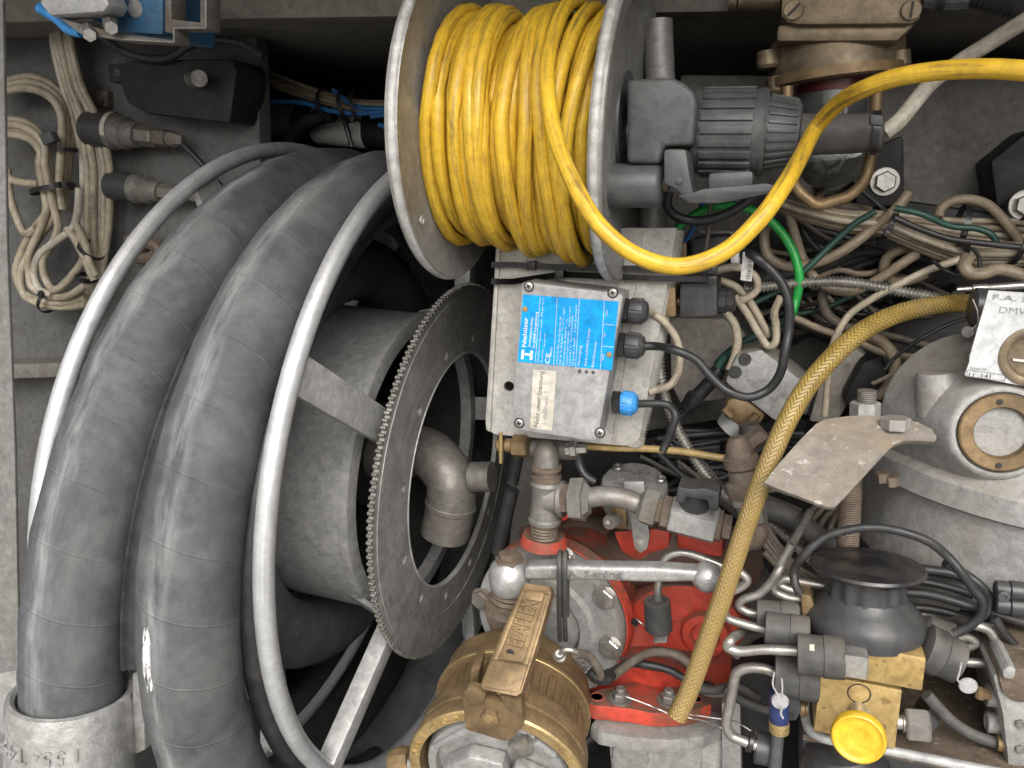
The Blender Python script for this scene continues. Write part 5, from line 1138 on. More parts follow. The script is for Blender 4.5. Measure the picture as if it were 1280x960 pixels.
for (x, y) in ((603, 748), (705, 696), (757, 746), (764, 808), (735, 846), (618, 806)):
    q = ray(x, y); t_ = ((FC + FX * .0088 - CAM).dot(FX)) / q.dot(FX); c = CAM + q * t_
    obj('flange_bolt', hexhead(NB(), c, FX, 13 * fs, 9 * fs, None, 1.15), m_steel if x != 603 else m_fit, rp, 25)
# domed round cover facing the viewer
CC = Q(856, 800, .585); cs = S(856, 800, .585)
bm = NB(); sweep(bm, spline([Q(700, 772, .60), Q(770, 780, .62), Q(830, 795, .63), Q(860, 800, .60)], 8), 88 * cs, 40); obj('bridge', bm, m_red, rp)
obj('round_cover', lathe(NB(), CC, (-Y + X * .05), [(-.04, 80 * cs), (0, 80 * cs), (.004, 77 * cs), (.006, 60 * cs), (.006, 0)], 64), m_red, rp)
obj('cover_boss', lathe(NB(), Q(882, 792, .575), -Y, [(0, 30 * cs), (.004, 27 * cs), (.005, 20 * cs), (.005, 18 * cs), (.001, 15 * cs), (.001, 0)], 36), m_red, rp)
bm = NB(); phex(bm, 892, 790, .574, 9, 6, washer=0); obj('cover_plug', bm, m_rust, rp, 25)
bm = NB(); pprism(bm, [(838, 774), (890, 774), (890, 778), (838, 779)], .5782, .004, .0005); obj('cover_seam', bm, m_red, rp)
bm = NB(); pprism(bm, [(852, 760), (870, 724), (890, 716), (905, 738), (900, 770)], .580, .02, .004); obj('cover_rib', bm, m_red, rp)
# upper shoulder pipes
bm = NB(); ptube(bm, [(668, 700, .60), (700, 688, .615), (760, 690, .63), (810, 720, .62)], 44, .61, 8, 32); obj('upper_pipe', bm, m_redgrime, rp)
bm = NB(); ptube(bm, [(770, 700, .62), (815, 690, .60), (870, 690, .60), (930, 702, .62)], 40, .61, 8, 32); obj('upper_pipe', bm, m_redgrime, rp)
bm = NB(); pprism(bm, [(663, 630), (712, 624), (712, 650), (664, 668)], .585, .03, .004); obj('lug', bm, m_red, rp)
bm = NB(); pprism(bm, [(764, 664), (815, 660), (838, 664), (838, 700), (800, 708), (775, 690)], .575, .03, .006); obj('lug', bm, m_red, rp)
bm = NB(); plathe(bm, (680, 668), (679, 680), [(0, 26), (1, 30)], 28, YT + .005); obj('pipe_boss', bm, m_red, rp)
bm = NB(); pprism(bm, [(845, 662), (905, 668), (905, 700), (845, 690)], .57, .03, .006); obj('lug', bm, m_red, rp)
# neck and foot flange
bm = NB(); plathe(bm, (818, 800), (812, 876), [(0, 66), (.5, 60), (.8, 58), (.92, 64), (1, 74)], 40, .585); obj('neck', bm, m_red, rp)
foot = [(732, 868), (742, 862), (800, 850), (870, 858), (889, 872), (891, 900), (884, 906), (868, 906), (852, 911), (812, 911), (790, 904), (742, 899), (735, 896)]
ft0 = [Q(732, 876, .535), Q(740, 868, .55), Q(752, 858, .60), Q(885, 858, .60), Q(892, 876, .55), Q(889, 888, .53), Q(858, 896, .518), Q(800, 895, .516), Q(742, 886, .525)]
zz = sum(p.z for p in ft0) / len(ft0)
z_top = Q(800, 878, .52).z
def atz(px, py, z): v = ray(px, py); return CAM + v * ((z - CAM.z) / v.z)
ft = [atz(x, y, z_top) for x, y in ((733, 870), (745, 862), (790, 852), (860, 852), (890, 868), (890, 880), (868, 888), (850, 891), (815, 891), (790, 886), (745, 882), (735, 878))]
bm = prism(NB(), ft, -Z * .0125, .002); obj('foot_flange', bm, m_red, rp)
for (x, y) in ((775, 874), (835, 876)):
    c = atz(x, y, z_top)
    bm = hexhead(NB(), c, Z, .0062, .006, None, 1.4); lathe(bm, c, Z, [(0, .0038), (.009, .0038), (.010, .003)], 14); obj('foot_bolt', bm, m_fit, rp, 25)
for (x, y) in ((746, 871), (869, 873)):
    c = atz(x, y, z_top); obj('bolt_hole', lathe(NB(), c, Z, [(0, .0052), (.0005, .005), (.0005, .0044), (-.002, .004), (-.002, 0)], 18), m_red, rp)
# aluminium casting below the foot
ct = thing('lower_casting', 'grey aluminium casting with a raised arrow under the red foot', 'casting', Q(820, 990, .58))
z2 = z_top - .0135
ftb = [atz(x, y, z2) for x, y in ((738, 905), (750, 890), (800, 876), (860, 878), (905, 890), (905, 908), (880, 920), (840, 925), (790, 922), (750, 915))]
bm = prism(NB(), ftb, -Z * .012, .003); obj('flange', bm, m_ply, ct)
bm = NB(); pprism(bm, [(758, 918), (900, 912), (922, 990), (765, 990)], .535, .07, .006); obj('body', bm, m_ply, ct)
bm = NB(); pprism(bm, [(765, 934), (840, 934), (882, 930), (878, 940), (876, 990), (770, 990), (764, 950)], .5325, .01, .004); obj('raised_panel', bm, m_ply, ct)
bm = NB(); pprism(bm, [(813, 935), (818, 946), (815, 946), (816, 950), (819, 957), (813.5, 954), (808, 957), (811, 950), (811, 946), (808, 946)], .5312, .003, .0004); obj('raised_arrow', bm, m_ply, ct)
bm = NB(); pprism(bm, [(902, 880), (925, 868), (927, 990), (902, 990)], .53, .02, .001); tag(obj('grey_upright', bm, m_ply, None), 'grey upright metal bar beside the lower casting', 'bar')
bm = NB(); plathe(bm, (726, 908, .57), (722, 916, .55), [(0, 9), (1, 8)], 14); tag(obj('small_plug', bm, m_steel, None), 'small steel plug in the gap beside the brass coupling', 'plug')
bm = NB(); coil_rings(bm, [(706, 935), (722, 930), (738, 922), (745, 905)], 7, .60, 4, .14); tag(obj('ribbed_tube', bm, m_blackcable, None), 'black ribbed tube in the gap under the coupling', 'tube')

# ---- lever
lv = thing('valve_lever', 'long aluminium lever with a ball end and cast letters across the red pump', 'lever', Q(640, 760, .46))
YV = .462
bm = NB(); plathe(bm, (638, 738), (636, 700), [(0, 22), (.15, 25), (.5, 27), (.85, 23), (1, 16)], 28, YV); obj('hub', bm, m_alu_clean, lv)
bm = NB(); plathe(bm, (637, 704), (636, 690), [(0, 19), (.5, 19), (.55, 14), (.95, 14), (1, 12)], 6, YV); obj('hub_nut', bm, m_rust, lv, 25)
bm = NB(); plathe(bm, (634, 762), (637, 738), [(0, 30), (.4, 30), (.45, 22), (.6, 24), (.7, 20), (.85, 23), (1, 20)], 24, YV + .004); obj('stem', bm, m_rust, lv)
bm = NB(); pprism(bm, [(655, 708), (700, 707), (760, 709), (820, 710), (878, 714), (878, 728), (820, 729), (760, 727), (700, 726), (655, 726)], YV - .008, .012, .003, 3); obj('bar', bm, m_alu_clean, lv)
obj('ball', lathe(NB(), Q(884, 721, YV - .002), X, [(.0097 * -math.cos(PI * i / 14), .0097 * math.sin(PI * i / 14)) for i in range(15)], 28), m_alu_clean, lv)
ptext('A. Sening', (710, 722), (778, 722), 9.5, YV - .0080, m_fit, lv, ext=.0008, bold=.015)
bm = NB(); pprism(bm, [(604, 770), (628, 752), (660, 756), (668, 800), (620, 812)], .485, .03, .004); tag(obj('stem_housing', bm, m_rust, None), 'rusty stem housing under the lever hub', 'housing')
st = thing('rubber_strap', 'black rubber strap looped over the lever', 'strap', Q(704, 800, .45))
for dx in (-4, 3):
    bm = NB(); pts = [(704 + dx, 800, .478), (703 + dx, 770, .462), (703 + dx, 735, .448), (703 + dx, 708, .445), (703 + dx, 694, .452), (705 + dx, 692, .470), (706 + dx, 715, .484), (706 + dx, 770, .490)]
    c = spline([Q(*p) for p in pts], 8); sweep(bm, c, .0017, 8); obj('strand', bm, m_rubber, st)
# ---- coupling
cq = thing('brass_coupling', 'heavy brass hose coupling with a clasp lever and silver insert', 'coupling', Q(630, 1000, .40))
B0 = Q(647, 858, .490); B1 = Q(620, 970, .418)
AX = (B1 - B0).normalized(); Lc = (B1 - B0).length
s1 = S(620, 970, .418); s0 = S(647, 858, .49)
r0, r1 = 92 * s0, 110 * s1
obj('rear_ring', lathe(NB(), B0, AX, [(-.012, r0 * .78), (-.008, r0 * .90), (-.004, r0 * .92), (-.003, r0 * .97), (0, r0 * .985), (Lc * .11, r0 * .99), (Lc * .115, r0 * .96), (Lc * .13, r0 * .96), (Lc * .135, r0 * 1.0), (Lc * .25, r0 * 1.03), (Lc * .29, r0 * 1.03), (Lc * .30, r0 * .95)], 72), m_brass, cq)
obj('worn_edge', lathe(NB(), B0 + AX * Lc * .25, AX, [(0, r0 * 1.03), (.0008, r0 * 1.036), (Lc * .035, r0 * 1.036), (Lc * .04, r0 * 1.03)], 72, caps=False), m_brass_edge, cq)
obj('groove', lathe(NB(), B0, AX, [(Lc * .29, r0 * .93), (Lc * .62, r0 * .93)], 64, caps=False), m_brass, cq)
for k in range(54):
    a = 2 * PI * k / 54; e1_, e2_ = frame(AX); rd = e1_ * math.cos(a) + e2_ * math.sin(a)
    if rd.z < -.5: continue
    obj('knurl', box(NB(), B0 + AX * Lc * .45 + rd * r0 * .93, Lc * .13, .0017, .0012, .0004, AX, AX.cross(rd), rd), m_brass, cq)
obj('clasp_ring', lathe(NB(), B0, AX, [(Lc * .60, r0 * .93), (Lc * .62, r1 * .985), (Lc * .66, r1 * 1.0), (Lc * .80, r1 * 1.01), (Lc * .81, r1 * .985), (Lc * .84, r1 * .985), (Lc * .85, r1 * 1.02), (Lc * .96, r1 * 1.04), (Lc * 1.0, r1 * 1.02), (Lc * 1.0, r1 * .90), (Lc * .72, r1 * .86)], 80, caps=False), m_brass, cq)
obj('worn_edge', lathe(NB(), B0, AX, [(Lc * .985, r1 * 1.036), (Lc * 1.003, r1 * 1.02), (Lc * 1.004, r1 * .905), (Lc * .99, r1 * .90)], 80, caps=False), m_brass_edge, cq)
# cast words on the front rim of the clasp ring
def rimtext(s, a0, da):
    e1_ = (Z - AX * Z.dot(AX)).normalized(); e2_ = AX.cross(e1_)
    if e2_.x < 0: e2_ = -e2_
    for i, ch in enumerate(s):
        a = math.radians(a0 + da * i); rd = e1_ * math.cos(a) + e2_ * math.sin(a); tg_ = -e1_ * math.sin(a) + e2_ * math.cos(a)
        if ch != ' ': text(ch, B0 + AX * Lc * 1.004 + rd * r1 * .93, tg_, rd, r1 * .09, m_brass_edge, cq, .0005)
rimtext('MADE IN GERMANY', -82, 4.2); rimtext('DN 80 PN 10', 44, 4.2)
# silver insert
si = obj('silver_insert', lathe(NB(), B0, AX, [(Lc * .70, r1 * .84), (Lc * .94, r1 * .83), (Lc * .97, r1 * .81), (Lc * .97, r1 * .72), (Lc * .90, r1 * .70), (Lc * .90, 0)], 72), m_alu_clean, cq)
e1_ = (Z - AX * Z.dot(AX)).normalized(); e2_ = AX.cross(e1_); e2_ = e2_ if e2_.x > 0 else -e2_
def ins(u, v, h): return B0 + AX * (Lc * h) + e2_ * (u * r1) + e1_ * (v * r1)
def insprism(pp, h0, h1, m, nm, bev=.0015):
    bm = NB(); prism(bm, [ins(u, v, h0) for u, v in pp], AX * Lc * (h1 - h0), bev); return obj(nm, bm, m, si)
insprism([(-.62, .06), (-.30, .34), (.10, .30), (.18, .02), (.10, -.3), (-.5, -.3)], .90, 1.06, m_alu_clean, 'cam_block', .003)
insprism([(.22, .28), (.62, .12), (.70, -.2), (.2, -.3), (.16, .05)], .90, 1.02, m_alu_clean, 'cam_block', .003)
insprism([(.36, .62), (.62, .46), (.70, .54), (.46, .72)], .92, 1.02, m_alu_clean, 'lock_lug', .002)
insprism([(-.76, .30), (-.70, .26), (-.30, .62), (.05, .66), (.05, .74), (-.36, .70)], .95, 1.0, m_alu_clean, 'raised_lip', .0012)
bm = NB(); coil_rings(bm, [(640, 936), (652, 934), (662, 931)], 11, .408, 3, .25, 16); obj('spring', bm, m_steel, si)
text('F', ins(-.36, .10, 1.061), e2_, e1_, r1 * .16, m_alu, si, .0004); text('814', ins(.34, .04, 1.021), e2_, e1_, r1 * .12, m_alu, si, .0004)
# clasp block (star-like) and lever arm
front = AX
def onc(px, py, h): # point on the plane a distance h (in coupling lengths) along the axis
    v = ray(px, py); o_ = B0 + AX * Lc * h; return CAM + v * ((o_ - CAM).dot(AX) / v.dot(AX))
cl = [(577, 874), (583, 868), (652, 884), (656, 888), (655, 908), (640, 924), (632, 928), (600, 918), (582, 913)]
bm = NB(); prism(bm, [onc(x, y, 1.06) for x, y in cl], -AX * Lc * .07, .003); cb = obj('clasp_block', bm, m_brass, cq)
for q in ([(577, 866), (584, 861), (608, 868), (604, 880), (588, 886)], [(624, 870), (652, 877), (654, 900), (640, 893), (628, 880)], [(598, 900), (606, 889), (620, 893), (624, 906), (610, 914)]):
    bm = NB(); prism(bm, [onc(x, y, 1.10) for x, y in q], -AX * Lc * .10, .002); obj('clasp_facet', bm, m_brass, cb)
bm = NB(); prism(bm, [onc(603, 901, 1.105), onc(608, 893, 1.105), onc(617, 897, 1.105), onc(613, 906, 1.105)], -AX * .002, .0006); obj('cast_mark', bm, m_brass_edge, cb)
for q in ([(583, 868), (588, 838), (600, 836), (596, 872)], [(646, 884), (652, 856), (662, 852), (664, 862), (655, 888)]):
    bm = NB(); prism(bm, [onc(x, y, .80) for x, y in q], -AX * Lc * .22 + Z * 0, .002); obj('clasp_cheek', bm, m_brass, cq)
# lever arm lies back over the rings
arm_px = [(599, 858, .384), (612, 824, .398), (632, 778, .415), (652, 734, .434), (657, 728, .436), (688, 733, .436), (690, 740, .434), (678, 785, .415), (664, 830, .398), (652, 866, .384), (645, 871, .382), (604, 862, .382)]
bm = NB(); prism(bm, [Q(*p) for p in arm_px], Y * .009 - Z * .006, .0018); arm = obj('clasp_lever', bm, m_brass, cq)
def arm_pt(u, v, out=0):               # u across 0..1, v along 0..1 from the hinge up; on the lever's outer face
    a0_, a1_ = Q(599, 858, .384), Q(652, 866, .384); b0_, b1_ = Q(653, 731, .435), Q(690, 737, .435)
    return (a0_.lerp(a1_, u)).lerp(b0_.lerp(b1_, u), v) - Y * out
for q in (((.04, .27), (.18, .27), (.18, .96), (.04, .96)), ((.82, .27), (.96, .27), (.96, .96), (.82, .96)), ((.18, .88), (.82, .88), (.82, .97), (.18, .97)), ((.04, .02), (.96, .02), (.96, .27), (.04, .27))):
    bm = NB(); prism(bm, [arm_pt(u, v, .0022) for u, v in q], Y * .003, .0008); obj('raised_edge', bm, m_brass, arm)
bm = NB(); lathe(bm, arm_pt(.42, .34, .0004), -Y, [(0, 5 * s1), (.0003, 4.6 * s1), (.0003, 0)], 16); obj('lever_hole', bm, m_dark, arm)
d_ = arm_pt(.5, .9) - arm_pt(.5, .3)
text('ELAFLEX', arm_pt(.68, .40, .0006), d_, arm_pt(0, .5) - arm_pt(1, .5), .0148, m_brass, arm, .0011, (arm_pt(.68, .86) - arm_pt(.68, .40)).length, bold=.015)
bm = NB(); plathe(bm, (627, 850), (624, 866), [(0, 3.5), (1, 3.5)], 10, .395); obj('spring_pin', bm, m_brass_edge, cq)
bm = NB(); plathe(bm, (700, 822, .452), (699, 817, .447), [(0, 8), (.5, 8), (.6, 6), (1, 5), (1, 0)], 16); obj('screw', bm, m_steel, cq)
bm = NB(); ptube(bm, [(700, 818), (706, 812), (716, 814), (724, 816)], 3.5, .448, 6, 8, wob=.003); obj('lead_wire', bm, m_pipe, cq)
bm = NB(); plathe(bm, (494, 955), (516, 950), [(0, 18), (.5, 20), (1, 16)], 12, .43); obj('hinge_nut', bm, m_brass, cq, 25)
bm = NB(); plathe(bm, (514, 955), (530, 953), [(0, 10), (1, 10)], 12, .42); obj('hinge_pin', bm, m_steel, cq)
# earth cables tied behind the coupling
cable('earth_cable', 'brown twisted earth cable arching over the red cover, upper strand', m_dirtwire, 5.5, [(720, 815, .45), (735, 820, .46), (748, 835, .47), (752, 848, .48), (766, 846, .50), (790, 828), (812, 816), (838, 815), (856, 824), (866, 838), (880, 862), (905, 866)], .52)
cable('earth_cable', 'black earth cable running under the braided hose, lower strand', m_blackcable, 5, [(738, 844, .48), (760, 842, .50), (784, 830), (804, 829), (836, 838), (858, 850), (890, 858)], .525)
bm = NB(); ptube(bm, [(738, 838), (745, 846), (758, 848), (764, 842)], 8, .478, 6, 10); tag(obj('tape_wrap', bm, m_tie, None), 'black tape wrapped round the earth cables at the flange', 'tape')
# bent steel rod with a rubber sleeve
br = thing('bent_rod', 'bent steel rod ending in a black rubber sleeve on the red pump', 'rod', Q(822, 800, .53))
bm = NB(); ptube(bm, [(822, 760), (823, 730), (826, 708), (834, 696), (850, 691), (868, 694), (900, 706), (925, 716)], 5, .535, 8, 14); obj('rod', bm, m_steel, br)
bm = NB(); plathe(bm, (821, 750), (824, 790), [(.1, 10), (0, 11), (0, 15), (.03, 16.5), (.9, 17), (.95, 15), (1, 10)], 28, .53); obj('rubber_sleeve', bm, m_rubber, br)
bm = NB(); pprism(bm, [(817, 788), (834, 787), (834, 804), (817, 805)], .53, .012, .001); obj('hex_end', bm, m_steel, br)
bm = NB(); disc(bm, 794, 777, .555, [(0, 5), (3, 5), (3, 3), (1, 2)], 12); tag(obj('wire_eye', bm, m_dark, None), 'small dark eyelet on the red pump beside the rubber sleeve', 'eyelet')
for i, pp in enumerate(([(778, 870), (806, 880), (836, 892)], [(856, 893), (890, 896), (918, 902), (945, 917)], [(854, 896), (880, 902), (905, 910)], [(794, 774), (806, 782), (816, 786)])):
    cable('seal_wire', ('thin twisted seal wire between the foot bolts', 'thin seal wire crossing to the steel pipe, upper one', 'thin seal wire running down the casting', 'thin seal wire from the eyelet to the rubber sleeve')[i], m_steel, 1.1, pp, .505 if i < 3 else .535, 'wire', seg=6)

# ================================================================== brake-pipe valve block in the near corner
vb = thing('valve_block', 'two stacked brass valve blocks under the black push knob', 'valve block', Q(1080, 940, .42))
bm = NB(); pprism(bm, [(1051, 803), (1158, 823), (1153, 864), (1048, 845)], .425, .05, .0012); obj('upper_block', bm, m_goldblock, vb)
bm = NB(); pprism(bm, [(1025, 843), (1128, 863), (1119, 937), (1017, 914)], .428, .05, .0012); lo_ = obj('lower_block', bm, m_goldblock, vb)
bm = NB(); c = Q(1074, 867, .4278); r = S(1074, 867, .428) * 13; sweep(bm, [c + (X * math.cos(a) + Z * math.sin(a)) * r for a in [2 * PI * i / 36 for i in range(36)]], .00035, 6, True); obj('ring_mark', bm, m_dark, lo_)
ptext('3', (1100, 912), (1107, 914), 9, .4279, m_brass, lo_, ext=.0001)
bm = NB(); pprism(bm, [(1001, 742), (1014, 745), (1024, 775), (1040, 800), (1034, 806), (1002, 775)], .447, .02, .002); obj('rear_block', bm, m_brass, vb)
bm = NB(); plathe(bm, (1053, 824), (1084, 828), [(0, 19), (.05, 21), (.9, 21), (1, 18)], 4, .418, ref=(Z + Y).normalized()); obj('square_nut', bm, m_steel, vb)
kb = thing('push_button', 'black mushroom push button with a rubber skirt and glossy worn top', 'knob', Q(1080, 806, .45))
KD = (Z + Y * .10 - X * .10).normalized(); K0 = Q(1080, 790, .452); ks = S(1079, 780, .452)
def kz(py): return (Q(1079, py, .452) - K0).z / KD.z
obj('rubber_skirt', lathe(NB(), K0, KD, [(kz(790), 66 * ks), (kz(780), 69 * ks), (kz(770), 69 * ks), (kz(763), 65 * ks), (kz(754), 56 * ks), (kz(747), 49 * ks), (kz(743), 47 * ks), (kz(741), 0)], 56), m_black, kb)
nb = NB(); t = NB(); rings_ = []
for h, rr in ((kz(744), 47), (kz(722), 45), (kz(716), 47)):
    rings_.append([t.verts.new(K0 + KD * h + (X * math.cos(a) + Y * math.sin(a)) * ks * (rr + 1.6 * math.sin(14 * a))) for a in [2 * PI * i / 84 for i in range(84)]])
for A_, B_ in zip(rings_, rings_[1:]):
    for i in range(84): t.faces.new((A_[i], A_[(i + 1) % 84], B_[(i + 1) % 84], B_[i]))
join(nb, t); obj('fluted_stem', nb, m_black, kb, 60)
m_gloss = M('worn_gloss_black', (.018, .018, .021), (.03, .028, .028), 40, .3, 0, .08, 200, (.12, .10, .08), .5, 45, .48, .66, rvar=.08, coat=.15)
obj('knob_cap', lathe(NB(), K0, KD, [(kz(717), 44 * ks), (kz(717), 58 * ks), (kz(714), 65 * ks), (kz(711), 67 * ks), (kz(708), 65 * ks), (kz(707), 40 * ks), (kz(708), 0)], 64), m_gloss, kb)
yk = thing('yellow_button', 'round yellow push button on the lower brass block', 'button', Q(1073, 950, .40))
YD = (-Y * .95 + Z * .12 - X * .10).normalized(); yc = Q(1073, 922, .395); ys = S(1073, 922, .395)
obj('button_stem', lathe(NB(), yc, -YD, [(0, 10 * ys), (.034, 10 * ys), (.034, 14 * ys), (.038, 14 * ys)], 20), m_steel, yk)
obj('button_disc', lathe(NB(), yc, YD, [(-.005, 26 * ys), (-.003, 32 * ys), (0, 33 * ys), (.0022, 31 * ys), (.0026, 29 * ys), (.0016, 26 * ys), (.0012, 22 * ys), (.0016, 17 * ys), (.0010, 14 * ys), (.0008, 0)], 56), m_knob_yellow, yk)
# rubber sleeves on the steel pipes
for i, (x0, y0, x1, y1, r, y, lbl) in enumerate(((946, 767, 1000, 772, 18, .452, 'grey rubber sleeve on a steel pipe end, highest of the four'), (956, 784, 1012, 792, 20, .440, 'grey rubber sleeve on a steel pipe end, second from the top'), (996, 817, 1056, 823, 25, .422, 'fattest grey rubber sleeve, against the square nut'), (968, 842, 1024, 850, 26, .437, 'grey rubber sleeve with a wire seal, lowest of the four'))):
    bm = NB(); plathe(bm, (x0, y0), (x1, y1), [(.04, r * .55), (0, r * .9), (.02, r), (.55, r * 1.0), (.56, r * 1.06), (.98, r * 1.04), (1, r * .9)], 32, y)
    tag(obj('rubber_sleeve', bm, m_rubber, None), lbl, 'sleeve', 'rubber sleeves on the steel pipes')
bm = NB(); pprism(bm, [(1012, 806), (1018, 806), (1018, 814), (1012, 813)], .402, .0006); tag(obj('paper_scrap', bm, m_sticker, None), 'tiny yellowed sticker on the fattest rubber sleeve', 'sticker')
PG = 'bent steel brake pipes'
def steel_pipe(lbl, r, pp, y, m=None): return cable('brake_pipe', lbl, m or m_pipe, r, pp, y, 'pipe', PG, seg=14, wob=0)
steel_pipe('bent steel pipe zigzagging to the second sleeve', 5.4, [(905, 706), (920, 712), (934, 725), (926, 734), (911, 742), (906, 758), (909, 772), (930, 780), (960, 788)], .445)
steel_pipe('bent steel pipe hooking into the highest sleeve', 5.4, [(1012, 640, .52), (990, 680, .48), (974, 712), (962, 730), (948, 743), (928, 750), (924, 757), (932, 764), (950, 768)], .456)
steel_pipe('straightest steel pipe, leading into the fattest sleeve', 6.2, [(960, 770, .50), (935, 786, .47), (913, 801), (909, 808), (922, 814), (955, 812), (1000, 814)], .426)
steel_pipe('steel pipe bending down past the lower casting', 6.4, [(972, 842), (955, 836), (935, 835), (921, 841), (917, 855), (912, 882), (908, 906), (914, 919), (928, 926), (945, 932)], .438)
steel_pipe('thin steel pipe entering behind the knob, upper one', 5.2, [(1006, 742), (985, 736), (974, 730), (980, 724), (1000, 727), (1030, 732)], .462)
steel_pipe('thin steel pipe entering behind the knob, lower one', 5.2, [(1004, 750), (982, 746), (968, 738), (970, 720), (978, 700), (990, 680)], .458)
steel_pipe('thin steel pipe behind the fattest sleeve', 5, [(920, 820), (935, 800, .49), (960, 790, .50), (985, 800, .50)], .475, m_fit)
cable('grimy_hose', 'grimy black hose curving down behind the lowest sleeve', m_rubber, 6, [(905, 862), (930, 878), (958, 886), (985, 888)], .50, 'hose')
cable('grimy_hose', 'grimy black hose crossing below the red cover', m_rubber, 6, [(868, 858), (892, 864), (920, 858), (950, 872)], .515, 'hose')
bm = NB(); pprism(bm, [(912, 842), (965, 832), (968, 920), (920, 930)], .54, .03, .004); tag(obj('dark_bracket', bm, m_dark, None), 'dark bracket plate in shadow behind the bent steel pipe', 'bracket')
# clip, sleeve and small valve below
sv = thing('small_valve', 'small blue bodied valve with a lead seal under the lowest sleeve', 'valve', Q(975, 960, .43))
bm = NB(); plathe(bm, (974, 866), (974, 902), [(0, 11), (.1, 12), (.9, 12), (1, 11)], 20, .435); obj('blue_body', bm, M('dark_blue_plastic', (.03, .05, .16), None, 40, .4, 0, .05), sv)
bm = NB(); plathe(bm, (974, 901), (974, 914), [(0, 12), (.3, 12.5), (.4, 11), (.6, 11), (.65, 12.5), (1, 12)], 24, .435); obj('collar', bm, m_brass_edge, sv)
bm = NB(); pprism(bm, [(984, 868), (1000, 872), (1002, 890), (996, 902), (984, 902)], .433, .02, .002); obj('lug', bm, m_black, sv)
bm = NB(); plathe(bm, (1000, 885), (1010, 886), [(0, 10), (.6, 10), (.7, 8), (1, 8)], 20, .44); obj('port', bm, m_brass, sv)
bm = NB(); disc(bm, 989, 895, .4328, [(0, 4), (.4, 4), (.4, 0)], 14); obj('hole', bm, m_dark, sv)
sl_ = thing('lead_seal', 'blob of lead seal with twisted wire on the small blue valve', 'seal', Q(974, 900, .42))
bm = NB(); disc(bm, 975, 876, .4255, [(-2, 8), (0, 11), (3, 10), (4, 0)], 14); obj('seal_blob', bm, m_seal, sl_)
bm = NB(); ptube(bm, [(968, 840), (966, 856), (972, 868)], 1.2, .413, 6, 6); ptube(bm, [(977, 848), (978, 860), (977, 872)], 1.2, .413, 6, 6); ptube(bm, [(978, 884), (976, 892), (979, 898)], 1.4, .42, 6, 6); obj('seal_wire', bm, m_seal, sl_)
bm = NB(); plathe(bm, (973, 912), (966, 985), [(0, 7.5), (1, 8)], 18, .435); tag(obj('grey_tube', bm, m_grey, None), 'grey plastic tube running straight down from the small blue valve', 'tube')
bm = NB(); plathe(bm, (944, 933), (966, 938), [(.03, 10), (0, 18), (.05, 20), (1, 20)], 24, .445); tag(obj('rubber_sleeve', bm, m_black, None), 'black rubber sleeve at the foot of the bent steel pipe', 'sleeve')
bm = NB(); plathe(bm, (934, 926), (942, 929), [(0, 10), (.2, 13), (.8, 13), (1, 10)], 16, .44); tag(obj('pipe_clip', bm, m_tie, None), 'black clip round the foot of the bent steel pipe', 'clip')
# rear fitting with rubber boot
rb = thing('rubber_boot', 'dusty rubber boot over a fitting on the far side of the brass block', 'boot', Q(1180, 850, .44))
bm = NB(); plathe(bm, (1150, 806), (1198, 828), [(0, 20), (.1, 30), (.5, 30), (.55, 27), (.98, 27), (1, 20)], 32, .445); obj('boot', bm, m_rubber, rb)
bm = NB(); plathe(bm, (1152, 790), (1196, 792), [(0, 14), (.3, 20), (.6, 17), (1, 12)], 20, .455); obj('boot_upper', bm, m_rubber, rb)
steel_pipe('bright steel pipe making a hook beside the rubber boot', 6.2, [(1135, 765, .48), (1180, 772, .475), (1218, 781), (1236, 788), (1246, 803), (1256, 818), (1252, 826), (1236, 829), (1208, 828)], .455)
steel_pipe('short dull steel pipe curling above the rubber boot', 5.5, [(1190, 800), (1210, 797), (1219, 804), (1210, 809), (1190, 808)], .46, m_fit)
tg = thing('lead_seal', 'round clear plastic seal hanging from the rubber boot', 'seal', Q(1208, 866, .43))
bm = NB(); disc(bm, 1210, 857, .432, [(-2, 10), (0, 11), (2, 10), (2.5, 0)], 20); obj('seal_disc', bm, m_seal, tg)
bm = NB(); ptube(bm, [(1202, 828), (1199, 842), (1197, 850), (1204, 856)], 1.2, .428, 6, 6); obj('seal_wire', bm, m_seal, tg)
hb = thing('hex_fitting', 'rusty hexagonal fitting with a black seal on the lower brass block', 'fitting', Q(1145, 920, .44))
bm = NB(); plathe(bm, (1120, 902), (1134, 904), [(0, 9), (.5, 9), (.6, 12), (1, 12)], 20, .44); obj('neck', bm, m_steel, hb)
bm = NB(); plathe(bm, (1131, 904), (1162, 907), [(0, 19), (.1, 21), (.9, 21), (1, 18)], 6, .44); obj('hex_nut', bm, m_fit, hb, 25)
bm = NB(); plathe(bm, (1150, 890), (1170, 900), [(0, 24), (.8, 22), (1, 10)], 20, .455); obj('rubber_cap', bm, m_rubber, hb)
cable('grey_tube', 'grey rubber tube curving from the brass block to the grey valve body', m_rubber, 7.5, [(1158, 868), (1172, 884), (1190, 902), (1215, 918), (1250, 930)], .44, 'tube', wob=0)
gv = thing('grey_valve_body', 'pale grey valve casting with two ports at the edge', 'valve', Q(1270, 960, .44))
bm = NB(); pprism(bm, [(1240, 846), (1252, 838), (1330, 850), (1330, 1000), (1262, 1000), (1258, 940), (1252, 890)], .43, .07, .006); obj('casting', bm, m_ply, gv)
for y_, r in ((866, 14), (900, 13)):
    bm = NB(); plathe(bm, (1232, y_ + 2), (1262, y_ + 6), [(.1, r * .6), (0, r * .8), (.05, r), (1, r)], 24, .445); obj('port', bm, m_ply, gv)
